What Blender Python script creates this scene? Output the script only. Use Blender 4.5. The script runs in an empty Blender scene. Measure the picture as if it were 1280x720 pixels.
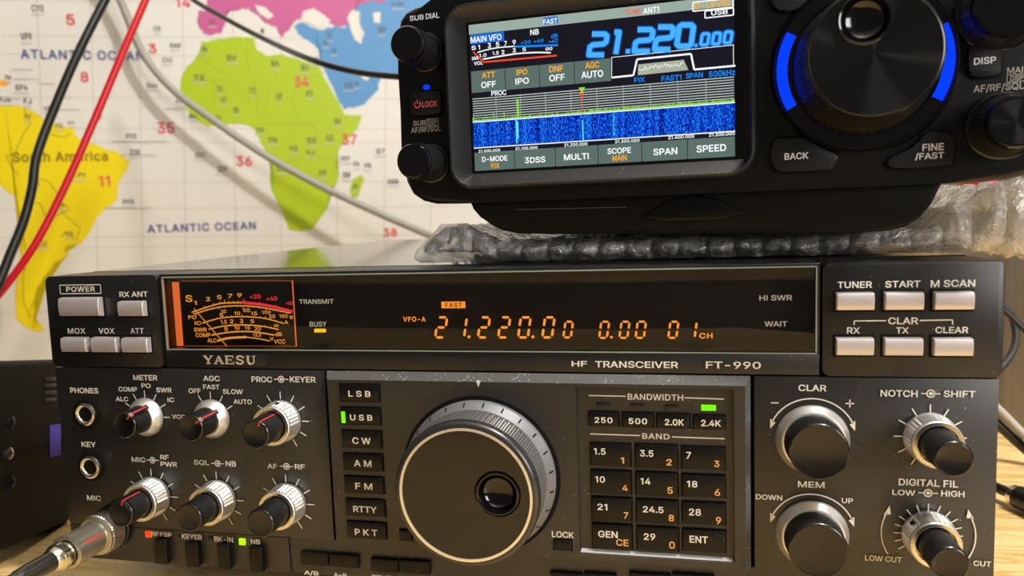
import bpy, bmesh, math, random
import numpy as np
from mathutils import Matrix, Vector
PI = math.pi
random.seed(7)
S = 0.001            # the scene is written in millimetres
DZ = 15.0            # desk top is 15 mm under the big radio's lower panel edge
scn = bpy.context.scene
C = scn.collection

# ------------------------------------------------------------------ camera
FPX = 955.34
CAM = np.array([266.312, -274.544, 144.883])
RC = np.array([[0.97583616, 0.21589618, -0.03365457],
               [-0.01182462, -0.10161874, -0.99475314],
               [-0.21818333, 0.97111404, -0.09661035]])
cd = bpy.data.cameras.new('camera')
cam = bpy.data.objects.new('camera', cd)
C.objects.link(cam)
m = Matrix.Identity(4)
for i in range(3):
    m[i][0] = RC[0][i]; m[i][1] = -RC[1][i]; m[i][2] = -RC[2][i]
    m[i][3] = (CAM[i] + (DZ if i == 2 else 0)) * S
cam.matrix_world = m
cd.sensor_width = 36.0
cd.lens = 36.0 * FPX / 1280
cd.clip_start = 0.01
cd.clip_end = 50
cd.dof.use_dof = True
cd.dof.focus_distance = 0.292
cd.dof.aperture_fstop = 13.5
scn.camera = cam

# ------------------------------------------------------------------ world and lights
scn.view_settings.view_transform = 'Standard'
scn.view_settings.look = 'None'
scn.view_settings.gamma = 1
scn.view_settings.exposure = 0.0
scn.view_settings.use_curve_mapping = False
w = bpy.data.worlds.new('world'); scn.world = w
w.use_nodes = True
w.node_tree.nodes['Background'].inputs[0].default_value = (0.27, 0.26, 0.24, 1)
w.node_tree.nodes['Background'].inputs[1].default_value = 0.35

def area(name, loc, target, size, power, color, sy=None):
    l = bpy.data.lights.new(name, 'AREA'); l.energy = power; l.color = color
    l.shape = 'RECTANGLE'; l.size = size; l.size_y = sy or size
    o = bpy.data.objects.new(name, l); C.objects.link(o)
    o.location = Vector(loc) * S
    o.rotation_euler = (Vector(target) * S - o.location).to_track_quat('-Z', 'Y').to_euler()
    return o
def bulb(name, loc, power, color, radius):
    l = bpy.data.lights.new(name, 'POINT'); l.energy = power; l.color = color; l.shadow_soft_size = radius
    o = bpy.data.objects.new(name, l); C.objects.link(o); o.location = Vector(loc) * S
    return o
bulb('ceiling_lamp_light', (700, -230, 1150), 54.0, (1.0, 0.95, 0.88), 0.05)
area('front_right_light', (1150, -620, 420), (250, 60, 110), 0.45, 9.5, (1.0, 0.94, 0.90), 0.45)  # soft light at the front right, its source unseen; brightens buttons and film

# ------------------------------------------------------------------ helpers: pixels of the photograph to planes of the things
def rodr(r):
    t = float(np.linalg.norm(r))
    k = np.array(r) / t
    K = np.array([[0, -k[2], k[1]], [k[2], 0, -k[0]], [-k[1], k[0], 0]])
    return np.eye(3) + math.sin(t) * K + (1 - math.cos(t)) * K @ K
def ray(px, py):
    return RC.T @ np.array([(px - 640) / FPX, (py - 360) / FPX, 1.0])
class Frame:
    def __init__(s, o, M): s.o = np.array(o, float); s.M = np.array(M, float)
    def at(s, px, py, d=0.0):
        n = s.M[:, 1]; D = ray(px, py)
        t = ((s.o - CAM) @ n - d) / (D @ n)
        L = s.M.T @ (CAM + t * D - s.o)
        return L[0], L[2]
    def depth(s, u, v, px, py):      # how far a knob reaches out so that its tip sits there
        best = None
        for k in range(10, 600):
            d = k * 0.1
            p = RC @ (s.M @ np.array([u, -d, v]) + s.o - CAM)
            e = (640 + FPX * p[0] / p[2] - px) ** 2 + (360 + FPX * p[1] / p[2] - py) ** 2
            if best is None or e < best[0]: best = (e, d)
        return best[1]
def on_z(px, py, z):
    D = ray(px, py); t = (z - CAM[2]) / D[2]
    return CAM + t * D
def away(px, py, z):
    return CAM + ray(px, py) * z
F0 = Frame((0, 0, 0), np.eye(3))                     # big radio: u right, v up, from the lower left corner of its front
F1 = Frame((189.75, 9.203, 161.435), rodr((0.0010126, -0.0044606, -0.0716180)))   # small radio: from its screen corner

# ------------------------------------------------------------------ helpers: materials
def lin(c):
    return tuple(((x / 255) / 12.92 if x / 255 <= 0.04045 else ((x / 255 + 0.055) / 1.055) ** 2.4) for x in c) + (1.0,)
MATS = {}
def mat(name, rgb, rough=0.5, metal=0.0, spec=0.5, emit=None, es=1.0, coat=0.0, coat_rough=0.1, bump=None, aniso=0.0,
        speck=None, var=0.0):
    if name in MATS: return MATS[name]
    mt = bpy.data.materials.new(name); mt.use_nodes = True
    nt = mt.node_tree; p = nt.nodes['Principled BSDF']
    col = lin(rgb)
    p.inputs['Base Color'].default_value = col
    p.inputs['Roughness'].default_value = rough
    p.inputs['Metallic'].default_value = metal
    p.inputs['Specular IOR Level'].default_value = spec
    p.inputs['Coat Weight'].default_value = coat
    p.inputs['Coat Roughness'].default_value = coat_rough
    if emit:
        p.inputs['Emission Color'].default_value = lin(emit)
        p.inputs['Emission Strength'].default_value = es
    tc = nt.nodes.new('ShaderNodeTexCoord')
    if bump:
        n = nt.nodes.new('ShaderNodeTexNoise'); n.inputs['Scale'].default_value = bump[0]; n.inputs['Detail'].default_value = 3
        nt.links.new(tc.outputs['Object'], n.inputs['Vector'])
        b = nt.nodes.new('ShaderNodeBump'); b.inputs['Strength'].default_value = bump[1]; b.inputs['Distance'].default_value = 0.0002
        nt.links.new(n.outputs['Fac'], b.inputs['Height']); nt.links.new(b.outputs['Normal'], p.inputs['Normal'])
    if aniso:
        p.inputs['Anisotropic'].default_value = aniso
        tg = nt.nodes.new('ShaderNodeTangent'); tg.direction_type = 'RADIAL'; tg.axis = 'Y'
        nt.links.new(tg.outputs['Tangent'], p.inputs['Tangent'])
    if speck:      # dust: tiny pale grains that lie on the surface
        v = nt.nodes.new('ShaderNodeTexVoronoi'); v.inputs['Scale'].default_value = speck[0]
        nt.links.new(tc.outputs['Object'], v.inputs['Vector'])
        mr = nt.nodes.new('ShaderNodeMapRange'); mr.inputs['From Min'].default_value = speck[1]; mr.inputs['From Max'].default_value = speck[1] * 0.6
        nt.links.new(v.outputs['Distance'], mr.inputs['Value'])
        n2 = nt.nodes.new('ShaderNodeTexNoise'); n2.inputs['Scale'].default_value = speck[0] * 0.13
        nt.links.new(tc.outputs['Object'], n2.inputs['Vector'])
        mr2 = nt.nodes.new('ShaderNodeMapRange'); mr2.inputs['From Min'].default_value = 0.50; mr2.inputs['From Max'].default_value = 0.62
        nt.links.new(n2.outputs['Fac'], mr2.inputs['Value'])
        mu = nt.nodes.new('ShaderNodeMath'); mu.operation = 'MULTIPLY'
        nt.links.new(mr.outputs['Result'], mu.inputs[0]); nt.links.new(mr2.outputs['Result'], mu.inputs[1])
        mx = nt.nodes.new('ShaderNodeMix'); mx.data_type = 'RGBA'
        mx.inputs['A'].default_value = col; mx.inputs['B'].default_value = (0.35, 0.34, 0.32, 1)
        nt.links.new(mu.outputs[0], mx.inputs['Factor']); nt.links.new(mx.outputs['Result'], p.inputs['Base Color'])
    MATS[name] = mt
    return mt
def glow(name, rgb, es=1.0):
    if name in MATS: return MATS[name]
    mt = bpy.data.materials.new(name); mt.use_nodes = True
    nt = mt.node_tree; nt.nodes.remove(nt.nodes['Principled BSDF'])
    e = nt.nodes.new('ShaderNodeEmission'); e.inputs[0].default_value = lin(rgb); e.inputs[1].default_value = es
    nt.links.new(e.outputs[0], nt.nodes['Material Output'].inputs[0])
    MATS[name] = mt
    return mt
def pane_mat(name, ior=1.5, rough=0.03, tint=(1, 1, 1, 1)):
    mt = bpy.data.materials.new(name); mt.use_nodes = True
    nt = mt.node_tree; nt.nodes.remove(nt.nodes['Principled BSDF'])
    t = nt.nodes.new('ShaderNodeBsdfTransparent'); t.inputs[0].default_value = tint
    g = nt.nodes.new('ShaderNodeBsdfGlossy'); g.inputs['Roughness'].default_value = rough
    f = nt.nodes.new('ShaderNodeFresnel'); f.inputs[0].default_value = ior
    x = nt.nodes.new('ShaderNodeMixShader')
    nt.links.new(f.outputs[0], x.inputs[0]); nt.links.new(t.outputs[0], x.inputs[1]); nt.links.new(g.outputs[0], x.inputs[2])
    nt.links.new(x.outputs[0], nt.nodes['Material Output'].inputs[0])
    MATS[name] = mt
    return mt

PANEL = mat('black_painted_panel', (30, 29, 27), 0.42, 0.0, 0.8, bump=(2500, 0.10), speck=(420, 0.10))
PANEL_TOP = mat('black_painted_bezel', (22, 22, 22), 0.40, 0.0, 0.6, bump=(2500, 0.10), speck=(420, 0.09))
RIM = mat('dusty_grey_painted_rim', (78, 78, 78), 0.5, 0.0, 0.5, bump=(2500, 0.3), speck=(900, 0.30))
COVER = mat('black_enamel_cover', (34, 34, 33), 0.09, 0.0, 0.9, bump=(900, 0.03))
GAP = mat('black_gap', (6, 6, 6), 0.7, 0.0, 0.2)
PRINT = mat('warm_white_print', (222, 218, 205), 0.55, 0.0, 0.3)
PRINT_DIM = mat('grey_print', (165, 160, 150), 0.55, 0.0, 0.3)
PRINT_OR = mat('orange_print', (225, 165, 95), 0.55, 0.0, 0.3)
PRINT_LG = mat('pale_grey_print', (225, 227, 238), 0.5, 0.0, 0.3)
KEY = mat('black_key_plastic', (14, 13, 12), 0.33, 0.0, 0.28, speck=(700, 0.09))
SILVER = mat('silver_button_paint', (218, 210, 210), 0.38, 0.6, 0.5)
CHROME = mat('satin_chrome', (225, 223, 218), 0.38, 0.85)
CHROME_B = mat('bright_chrome', (232, 226, 210), 0.24, 1.0)
NICKEL = mat('worn_nickel', (200, 194, 178), 0.31, 0.9, bump=(700, 0.4))
BLACKP = mat('black_plastic', (17, 16, 15), 0.34, 0.0, 0.6)
GRIP = mat('black_knurled_plastic', (24, 24, 24), 0.38, 0.0, 0.6)
FACE = mat('black_knob_face', (13, 13, 12), 0.22, 0.0, 0.6)
RING = mat('brushed_grey_ring', (150, 152, 156), 0.42, 0.6)
DGRIP = mat('grey_rubber_grip', (92, 92, 90), 0.42, 0.3, 0.5)
REDLINE = mat('red_pointer_line', (225, 60, 70), 0.4, emit=(225, 50, 60), es=0.12)
FRESH = mat('matte_black_housing', (13, 13, 15), 0.32, 0.0, 0.35, bump=(1800, 0.12))
BEZEL = mat('dusty_black_bezel', (30, 31, 34), 0.34, 0.0, 0.6, bump=(1800, 0.1), speck=(500, 0.10))
GLOSS = mat('glossy_black_plastic', (9, 9, 10), 0.12, 0.0, 0.6)
RUBKEY = mat('soft_black_key', (19, 20, 23), 0.42, 0.0, 0.4)
GREENLED = glow('green_led', (120, 250, 20), 1.15)
BLUELED = glow('blue_led', (8, 58, 255), 1.2)
AMBER = glow('amber_display', (255, 150, 50), 1.15)
AMBERD = glow('amber_meter', (235, 150, 55), 1.0)

# ------------------------------------------------------------------ helpers: objects
def tag(o, label=None, cat=None, group=None, kind=None):
    if label: o['label'] = label
    if cat: o['category'] = cat
    if group: o['group'] = group
    if kind: o['kind'] = kind
    return o
OFF = {}
def thing(name, label, cat, frame, base, group=None):
    o = bpy.data.objects.new(name, None); C.objects.link(o)
    o.empty_display_size = 0.02
    b = frame.M @ np.array(base, float) + frame.o + np.array([0, 0, DZ])
    mw = Matrix.Identity(4)
    for i in range(3):
        for j in range(3): mw[i][j] = frame.M[i][j]
        mw[i][3] = b[i] * S
    o.matrix_world = mw
    OFF[o.name] = -Vector(base) * S
    return tag(o, label, cat, group)
def mesh_of(bm, smooth=35):
    me = bpy.data.meshes.new('mesh')
    bmesh.ops.scale(bm, vec=(S, S, S), verts=bm.verts)
    bmesh.ops.recalc_face_normals(bm, faces=bm.faces)
    bm.to_mesh(me); bm.free()
    if smooth:
        for p in me.polygons: p.use_smooth = True
        me.set_sharp_from_angle(angle=math.radians(smooth))
    return me
def obj(name, bm, mt, parent=None, label=None, smooth=35):
    """a part: mesh written in the thing's own frame"""
    me = mesh_of(bm, smooth)
    o = bpy.data.objects.new(name, me)
    for x in (mt if isinstance(mt, (list, tuple)) else [mt]): me.materials.append(x)
    C.objects.link(o)
    if parent is not None:
        o.parent = parent
        if parent.name in OFF: o.location = OFF[parent.name]
    else:
        o.location = (0, 0, DZ * S)
    if label: o['label'] = label
    return o
def NB(): return bmesh.new()
def box(bm, lo, hi, bev=0.0, seg=2, mi=0):
    r = bmesh.ops.create_cube(bm, size=1.0)
    vs = r['verts']
    for v in vs:
        v.co = Vector([lo[i] + (v.co[i] + 0.5) * (hi[i] - lo[i]) for i in range(3)])
    fs = list({f for v in vs for f in v.link_faces})
    for f in fs: f.material_index = mi
    if bev > 0:
        es = list({e for v in vs for e in v.link_edges})
        bmesh.ops.bevel(bm, geom=es, offset=bev, segments=seg, profile=0.5, affect='EDGES', clamp_overlap=True)
    return vs
def prism(bm, poly, y0, y1, bev=0.0, seg=2):
    """outline in (u, v), front at y0 (nearer), back at y1"""
    a = sum(poly[i][0] * poly[(i + 1) % len(poly)][1] - poly[(i + 1) % len(poly)][0] * poly[i][1] for i in range(len(poly)))
    if a < 0: poly = poly[::-1]
    f = [bm.verts.new((p[0], y0, p[1])) for p in poly]
    b = [bm.verts.new((p[0], y1, p[1])) for p in poly]
    n = len(poly)
    ff = bm.faces.new(f); bm.faces.new(b[::-1])
    for i in range(n): bm.faces.new((f[(i + 1) % n], f[i], b[i], b[(i + 1) % n]))
    if bev > 0:
        bmesh.ops.bevel(bm, geom=list(ff.edges), offset=bev, segments=seg, profile=0.5, affect='EDGES', clamp_overlap=True)
def rrect(u0, v0, u1, v1, r, n=6):
    pts = []
    for cx, cy, a0 in ((u1 - r, v1 - r, 0), (u0 + r, v1 - r, 90), (u0 + r, v0 + r, 180), (u1 - r, v0 + r, 270)):
        for k in range(n + 1):
            a = math.radians(a0 + 90 * k / n)
            pts.append((cx + r * math.cos(a), cy + r * math.sin(a)))
    return pts
def loft(bm, rings, cap0=True, cap1=True, closed=True):
    vs = [[bm.verts.new(p) for p in ring] for ring in rings]
    n = len(vs[0])
    for a, b in zip(vs, vs[1:]):
        for i in range(n if closed else n - 1):
            j = (i + 1) % n
            bm.faces.new((a[i], a[j], b[j], b[i]))
    if cap0: bm.faces.new(vs[0][::-1])
    if cap1: bm.faces.new(vs[-1])
    return vs
def lathe(bm, prof, u, v, n=64, fn=None, cap0=True, cap1=True):
    """profile of (reach toward the viewer, radius); fn(ring, sector, d, r) -> r"""
    rings = []
    for i, (d, r) in enumerate(prof):
        ring = []
        for k in range(n):
            a = 2 * PI * k / n
            rr = fn(i, k, d, r) if fn else r
            ring.append((u + rr * math.cos(a), -d, v + rr * math.sin(a)))
        rings.append(ring)
    loft(bm, rings, cap0, cap1)
def knurl_prof(d0, d1, r0, r1, rings):
    return [(d0 + (d1 - d0) * i / rings, r0 + (r1 - r0) * i / rings) for i in range(rings + 1)]
def disc(bm, u, v, r, d, n=48):
    f = bm.faces.new([bm.verts.new((u + r * math.cos(2 * PI * k / n), -d, v + r * math.sin(2 * PI * k / n))) for k in range(n)])
    return f
def annulus(bm, u, v, r0, r1, d, a0=0, a1=360, n=64):
    """a flat printed band; angles clockwise from straight up"""
    m_ = max(3, int(n * abs(a1 - a0) / 360)); prev = None
    for k in range(m_ + 1):
        a = math.radians(a0 + (a1 - a0) * k / m_)
        q = [bm.verts.new((u + r * math.sin(a), -d, v + r * math.cos(a))) for r in (r0, r1)]
        if prev: bm.faces.new((prev[0], prev[1], q[1], q[0]))
        prev = q
def poly(bm, pts, d, mi=0):
    f = bm.faces.new([bm.verts.new((p[0], -d, p[1])) for p in pts]); f.material_index = mi
def strip(bm, pts, wd, d, mi=0):
    """flat line of width wd through points"""
    n = len(pts); L = []; R_ = []
    for i in range(n):
        a = pts[max(0, i - 1)]; b = pts[min(n - 1, i + 1)]
        dx, dy = b[0] - a[0], b[1] - a[1]; q = math.hypot(dx, dy) or 1
        nx, ny = -dy / q * wd / 2, dx / q * wd / 2
        L.append(bm.verts.new((pts[i][0] + nx, -d, pts[i][1] + ny))); R_.append(bm.verts.new((pts[i][0] - nx, -d, pts[i][1] - ny)))
    for i in range(n - 1):
        f = bm.faces.new((L[i], L[i + 1], R_[i + 1], R_[i])); f.material_index = mi
def spline(pts, sub=10):
    P = [np.array(p, float) for p in pts]; P = [2 * P[0] - P[1]] + P + [2 * P[-1] - P[-2]]
    out = []
    for i in range(1, len(P) - 2):
        for k in range(sub):
            t = k / sub
            out.append(0.5 * ((2 * P[i]) + (-P[i - 1] + P[i + 1]) * t + (2 * P[i - 1] - 5 * P[i] + 4 * P[i + 1] - P[i + 2]) * t * t
                              + (-P[i - 1] + 3 * P[i] - 3 * P[i + 1] + P[i + 2]) * t ** 3))
    out.append(P[-2]); return out
def tube(bm, pts, r, n=14, sub=10):
    pts = spline(pts, sub) if sub else [np.array(p, float) for p in pts]
    up = np.array([0.1, 0.2, 1.0]); rings = []
    for i, p in enumerate(pts):
        t = pts[min(i + 1, len(pts) - 1)] - pts[max(0, i - 1)]; t = t / np.linalg.norm(t)
        s = np.cross(t, up); s /= np.linalg.norm(s); q = np.cross(s, t)
        rr = r(i / (len(pts) - 1)) if callable(r) else r
        rings.append([tuple(p + rr * (math.cos(2 * PI * k / n) * s + math.sin(2 * PI * k / n) * q)) for k in range(n)])
    loft(bm, rings)
GLYPHS = {   # plain sans characters, 500 units to the em: advance, outlines
    '+': (227, ['91,9 91,190 136,190 136,9', '23,78 23,121 203,121 203,78']),
    '-': (227, ['176,130 176,86 49,86 49,130']),
    '.': (94, ['48,-10 40,-9 32,-6 26,-1 21,5 18,12 17,20 18,29 21,36 26,42 32,47 40,50 48,51 56,50 63,47 70,42 75,36 78,29 79,20 78,12 75,5 70,-1 63,-6 56,-9']),
    '/': (125, ['128,274 42,-46 -3,-46 83,274']),
    '0': (227, ['113,-11 94,-10 76,-4 60,6 47,19 35,35 27,54 21,76 17,100 16,127 17,154 21,178 27,200 36,219 47,236 60,249 76,258 94,264 113,266 133,264 151,258 166,249 180,236 191,219 200,200 206,178 209,154 211,127 209,100 206,76 200,54 191,35 180,19 167,6 151,-4 133,-10', '113,33 123,34 132,37 140,43 147,51 153,61 157,74 161,90 163,107 164,127 163,147 161,165 157,180 153,193 147,204 140,212 132,217 123,221 113,222 103,221 95,217 87,212 80,204 74,193 69,180 66,165 63,147 63,127 63,107 66,90 69,74 74,61 80,51 87,43 95,37 103,34']),
    '1': (170, ['122,-8 122,262 80,262 20,225 20,175 74,205 74,-8']),
    '2': (227, ['24,-8 24,27 111,120 120,130 128,138 135,146 140,153 145,160 148,167 150,173 152,179 152,186 152,193 150,199 147,205 143,210 139,214 133,217 127,220 120,221 112,222 104,221 96,219 90,217 85,213 80,208 76,203 74,197 72,189 71,173 24,173 26,197 30,212 36,225 45,237 55,247 68,255 82,261 97,265 112,266 128,265 143,261 157,255 169,248 179,238 187,227 194,214 197,201 199,186 198,176 196,166 193,156 188,146 182,135 174,124 165,113 153,99 139,84 84,27 84,36 203,36 203,-8']),
    '3': (227, ['109,-11 93,-10 78,-7 63,-3 50,4 38,13 29,24 21,36 16,50 13,74 61,74 64,60 66,54 70,49 74,44 79,40 86,37 93,35 101,33 109,33 118,33 127,35 134,38 141,41 146,46 151,51 154,57 156,64 157,72 156,80 154,87 151,94 147,100 141,105 134,110 125,113 114,115 100,116 70,116 70,153 136,227 136,218 27,218 27,262 194,262 194,227 100,124 98,152 124,153 142,151 157,145 171,137 183,127 192,116 199,102 203,88 205,72 203,57 199,42 192,29 183,17 171,7 158,-1 143,-7 127,-10']),
    '4': (227, ['12,45 12,81 119,262 169,262 62,81 62,89 215,89 215,45', '133,-8 133,61 133,73 133,167 179,167 179,-8']),
    '5': (227, ['111,-11 95,-10 80,-7 66,-2 54,6 44,15 35,26 28,38 24,51 21,73 68,73 70,60 72,54 75,49 80,45 84,41 90,37 96,35 103,33 111,33 119,34 127,36 134,39 140,44 146,49 150,56 153,64 155,72 156,81 155,90 153,99 150,107 145,114 140,119 133,124 126,128 118,130 109,130 101,130 94,129 86,127 80,124 74,121 66,115 25,119 41,262 191,262 191,218 82,218 76,159 65,159 70,162 77,166 86,170 95,173 105,174 115,175 127,174 139,172 150,168 160,163 170,156 178,148 186,139 192,129 197,118 201,107 203,94 203,82 202,65 198,49 191,34 182,21 171,10 158,1 144,-6 128,-10']),
    '6': (227, ['113,-11 97,-10 81,-6 67,0 54,9 44,20 35,33 29,48 25,64 24,81 25,94 28,108 32,122 40,138 49,155 62,175 122,262 175,262 80,123 59,123 69,140 72,145 77,150 82,154 88,158 95,161 102,163 110,165 118,165 133,164 148,160 162,154 174,146 184,136 192,124 198,110 201,95 202,78 201,62 197,47 191,32 182,20 172,9 159,0 145,-6 130,-10', '113,32 121,33 129,35 135,38 141,43 146,48 150,54 153,62 155,70 156,79 155,88 153,96 150,103 146,109 141,115 135,119 129,122 121,124 113,125 105,124 98,122 91,119 85,115 80,109 76,103 73,96 71,88 70,79 71,70 73,62 76,54 80,48 85,43 91,38 98,35 105,33']),
    '7': (227, ['35,-8 154,226 154,218 23,218 23,262 203,262 203,222 87,-8']),
    '8': (227, ['113,-11 96,-10 79,-7 64,-2 51,6 40,15 30,26 23,39 19,53 18,68 19,79 21,90 25,101 31,111 38,119 46,127 55,133 64,137 68,138 68,128 61,131 49,139 40,149 33,162 29,175 27,190 28,204 32,217 39,229 47,240 57,249 69,256 83,262 97,265 113,266 129,265 143,262 157,256 169,249 179,240 187,229 194,217 198,204 199,190 197,176 193,162 186,149 177,139 165,131 158,128 158,138 162,137 172,133 181,127 189,119 195,111 201,101 205,90 208,79 208,68 207,53 203,39 196,26 186,15 175,6 162,-2 147,-7 131,-10', '113,33 123,33 132,35 139,37 145,41 151,45 155,50 158,56 160,62 160,69 160,77 158,84 154,90 150,95 144,100 138,104 130,107 122,109 113,110 104,109 96,107 88,104 82,100 76,95 72,90 68,84 66,77 66,69 66,62 68,56 71,50 75,45 80,41 87,37 95,35 103,33', '113,153 121,153 127,155 133,157 139,161 143,165 147,169 149,175 151,181 152,188 151,195 149,201 147,206 143,210 139,214 134,218 128,220 121,221 113,222 105,221 98,220 92,218 87,214 83,210 79,206 77,201 75,195 74,188 75,181 77,175 79,169 83,165 87,161 92,157 99,155 106,153']),
    '9': (227, ['113,266 130,264 145,261 159,254 172,245 182,234 191,221 197,206 201,190 202,173 201,160 199,146 194,132 187,117 177,99 164,80 104,-8 51,-7 147,132 167,132 158,115 154,110 149,105 144,100 138,97 131,93 124,91 117,90 109,89 93,90 78,94 65,100 53,108 43,118 34,131 28,144 25,159 24,176 25,192 29,208 35,222 44,235 55,245 67,254 81,261 97,265', '113,222 105,221 98,219 91,216 85,212 80,206 76,200 73,193 71,185 71,176 71,167 73,159 76,151 80,145 85,140 91,136 98,132 105,130 113,130 121,130 129,132 135,135 141,140 146,145 150,151 153,158 155,166 156,175 155,184 153,192 150,200 146,206 141,212 135,216 129,219 121,221']),
    '=': (227, ['28,114 28,159 199,159 199,114', '28,40 28,85 199,85 199,40']),
    'A': (240, ['-3,-8 95,262 144,262 243,-8 192,-8 136,149 133,159 129,170 124,184 120,199 114,217 105,247 133,247 124,216 119,198 114,183 110,170 106,158 103,149 48,-8', '47,63 47,107 193,107 193,63']),
    'B': (228, ['22,-8 22,262 121,262 138,261 154,258 168,252 180,245 190,236 197,225 203,213 206,200 207,187 206,176 204,165 200,156 195,149 190,142 183,136 175,132 168,128 165,128 165,138 167,138 177,134 186,129 194,123 202,115 208,105 213,94 216,82 217,68 216,54 213,41 207,29 199,18 188,9 176,2 160,-4 143,-7 123,-8', '70,37 122,37 139,38 151,41 160,46 165,52 169,60 170,68 169,75 167,82 164,88 160,93 155,98 149,102 142,105 134,107 124,107 70,107', '70,151 119,151 127,151 134,153 141,155 146,159 151,163 155,168 158,173 159,179 160,186 159,195 156,202 151,209 144,213 133,217 120,218 70,218']),
    'C': (255, ['134,-11 111,-10 90,-4 71,6 54,19 39,35 28,54 19,76 14,100 12,127 14,154 19,178 28,200 39,219 54,236 71,249 90,258 111,264 134,266 147,265 160,263 173,260 185,255 196,249 206,242 215,233 224,224 231,213 237,202 241,189 246,166 198,166 194,180 191,187 188,193 184,198 179,203 174,208 168,211 162,214 155,217 148,219 141,220 134,220 120,219 108,215 96,209 86,201 77,191 70,178 64,164 61,147 60,127 61,108 64,91 70,76 77,63 86,53 96,45 108,39 120,36 134,34 141,35 148,36 155,38 162,40 168,43 174,47 179,51 184,56 188,62 191,68 194,75 198,88 246,88 241,65 237,53 231,41 224,31 216,21 206,13 196,5 185,-1 173,-5 160,-9 147,-11']),
    'D': (251, ['110,-8 40,-8 40,37 107,37 126,38 142,41 155,47 166,55 175,66 182,78 187,92 190,109 192,128 190,146 187,163 182,177 175,189 166,199 156,207 143,213 128,217 110,218 39,218 39,262 113,262 137,261 160,255 180,246 198,234 212,218 224,199 232,178 237,154 239,128 237,101 232,77 224,56 212,37 197,21 179,8 158,-1 135,-6', '70,262 70,-8 22,-8 22,262']),
    'E': (209, ['22,-8 22,262 194,262 194,218 70,218 70,151 186,151 186,106 70,106 70,37 196,37 196,-8']),
    'F': (205, ['22,-8 22,262 193,262 193,218 70,218 70,147 181,147 181,103 70,103 70,-8']),
    'G': (260, ['134,-11 111,-10 90,-4 70,6 53,19 39,35 27,54 19,76 14,100 12,127 14,154 19,178 27,200 39,219 53,236 70,249 89,258 110,264 132,266 146,265 160,263 173,259 185,254 196,248 207,241 216,232 224,223 231,212 237,201 242,189 247,166 198,166 194,179 191,186 187,192 183,198 178,203 173,207 168,211 162,214 155,217 148,218 141,220 133,220 119,219 107,215 96,209 86,201 77,191 70,179 64,164 61,147 60,127 61,108 64,91 70,76 77,63 86,53 96,45 108,39 121,36 134,34 147,35 158,38 168,43 177,49 185,56 191,65 196,76 198,88 200,111 219,107 133,92 133,136 247,136 247,100 245,79 241,59 232,41 221,26 208,13 192,2 174,-5 155,-10']),
    'H': (258, ['22,-8 22,262 70,262 70,152 188,152 188,262 236,262 236,-8 188,-8 188,108 70,108 70,-8']),
    'I': (96, ['24,-8 24,262 72,262 72,-8']),
    'J': (198, ['93,-11 70,-9 49,-2 32,11 19,27 11,48 9,72 9,94 57,94 57,73 58,60 61,50 67,43 74,37 82,34 93,33 103,34 111,37 118,43 123,50 127,60 128,73 128,262 176,262 176,72 174,48 166,28 153,11 135,-2 115,-9']),
    'K': (233, ['46,58 44,111 52,121 57,128 63,135 69,143 75,150 81,157 87,164 94,171 100,178 178,262 239,261 119,130 117,130', '22,-8 22,262 70,262 70,167 70,113 70,97 70,-8', '182,-8 84,130 114,168 239,-7']),
    'L': (196, ['22,-8 22,262 70,262 70,37 189,37 189,-8']),
    'M': (314, ['22,-8 22,262 81,262 146,96 151,82 157,64 163,44 171,16 143,16 151,44 157,63 163,82 169,96 233,262 292,262 292,-8 244,-8 244,145 244,164 245,185 245,207 246,237 267,237 262,218 259,210 256,202 249,179 241,158 235,143 176,-8 138,-8 78,143 72,158 65,178 57,201 45,237 67,237 68,208 68,186 69,164 69,145 69,-8']),
    'N': (262, ['22,-8 22,262 73,262 178,96 181,91 185,86 188,79 192,73 196,65 201,57 205,49 210,40 219,21 195,18 194,35 193,45 192,54 192,62 192,71 192,78 191,97 191,262 240,262 240,-8 189,-8 94,141 82,161 77,169 72,177 67,187 41,232 67,236 69,192 70,164 70,146 70,-8']),
    'O': (267, ['133,-11 111,-10 90,-4 71,6 54,19 40,35 28,54 19,76 14,100 12,127 14,154 19,178 28,200 39,219 54,236 71,249 90,258 111,264 133,266 156,264 177,258 196,249 213,236 227,219 239,200 248,178 253,154 255,127 253,100 248,76 239,54 227,35 213,19 196,6 177,-4 156,-10', '133,34 147,36 159,39 170,45 181,53 190,63 197,76 203,90 206,108 207,127 206,147 203,164 197,179 190,191 181,202 170,210 159,215 147,219 133,220 120,219 108,215 96,209 86,202 77,191 70,179 64,164 61,147 60,127 61,108 64,90 70,76 77,63 86,53 96,45 108,39 120,36']),
    'P': (222, ['22,-8 22,262 118,262 137,261 155,257 170,251 183,242 194,231 202,219 208,205 211,190 212,174 211,158 208,143 202,129 194,116 183,105 170,97 155,90 137,86 118,85 47,85 47,129 116,129 128,130 137,132 145,135 151,139 156,144 159,150 162,157 164,165 164,174 164,182 162,190 159,197 156,203 151,208 145,212 137,215 127,217 116,218 70,218 70,-8']),
    'Q': (267, ['108,87 160,88 191,47 198,37 249,-31 196,-32 166,9 159,18', '133,-11 111,-10 90,-4 71,6 54,19 40,35 28,54 19,76 14,100 12,127 14,154 19,178 28,200 39,219 54,236 71,249 90,258 111,264 133,266 156,264 177,258 196,249 213,236 227,219 239,200 248,178 253,154 255,127 253,100 248,76 239,54 227,35 213,19 196,6 177,-4 156,-10', '133,34 147,36 159,39 170,45 181,53 190,63 197,76 203,90 206,108 207,127 206,147 203,164 197,179 190,191 181,202 170,210 159,215 147,219 133,220 120,219 108,215 96,209 86,202 77,191 70,179 64,164 61,147 60,127 61,108 64,90 70,76 77,63 86,53 96,45 108,39 120,36']),
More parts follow.
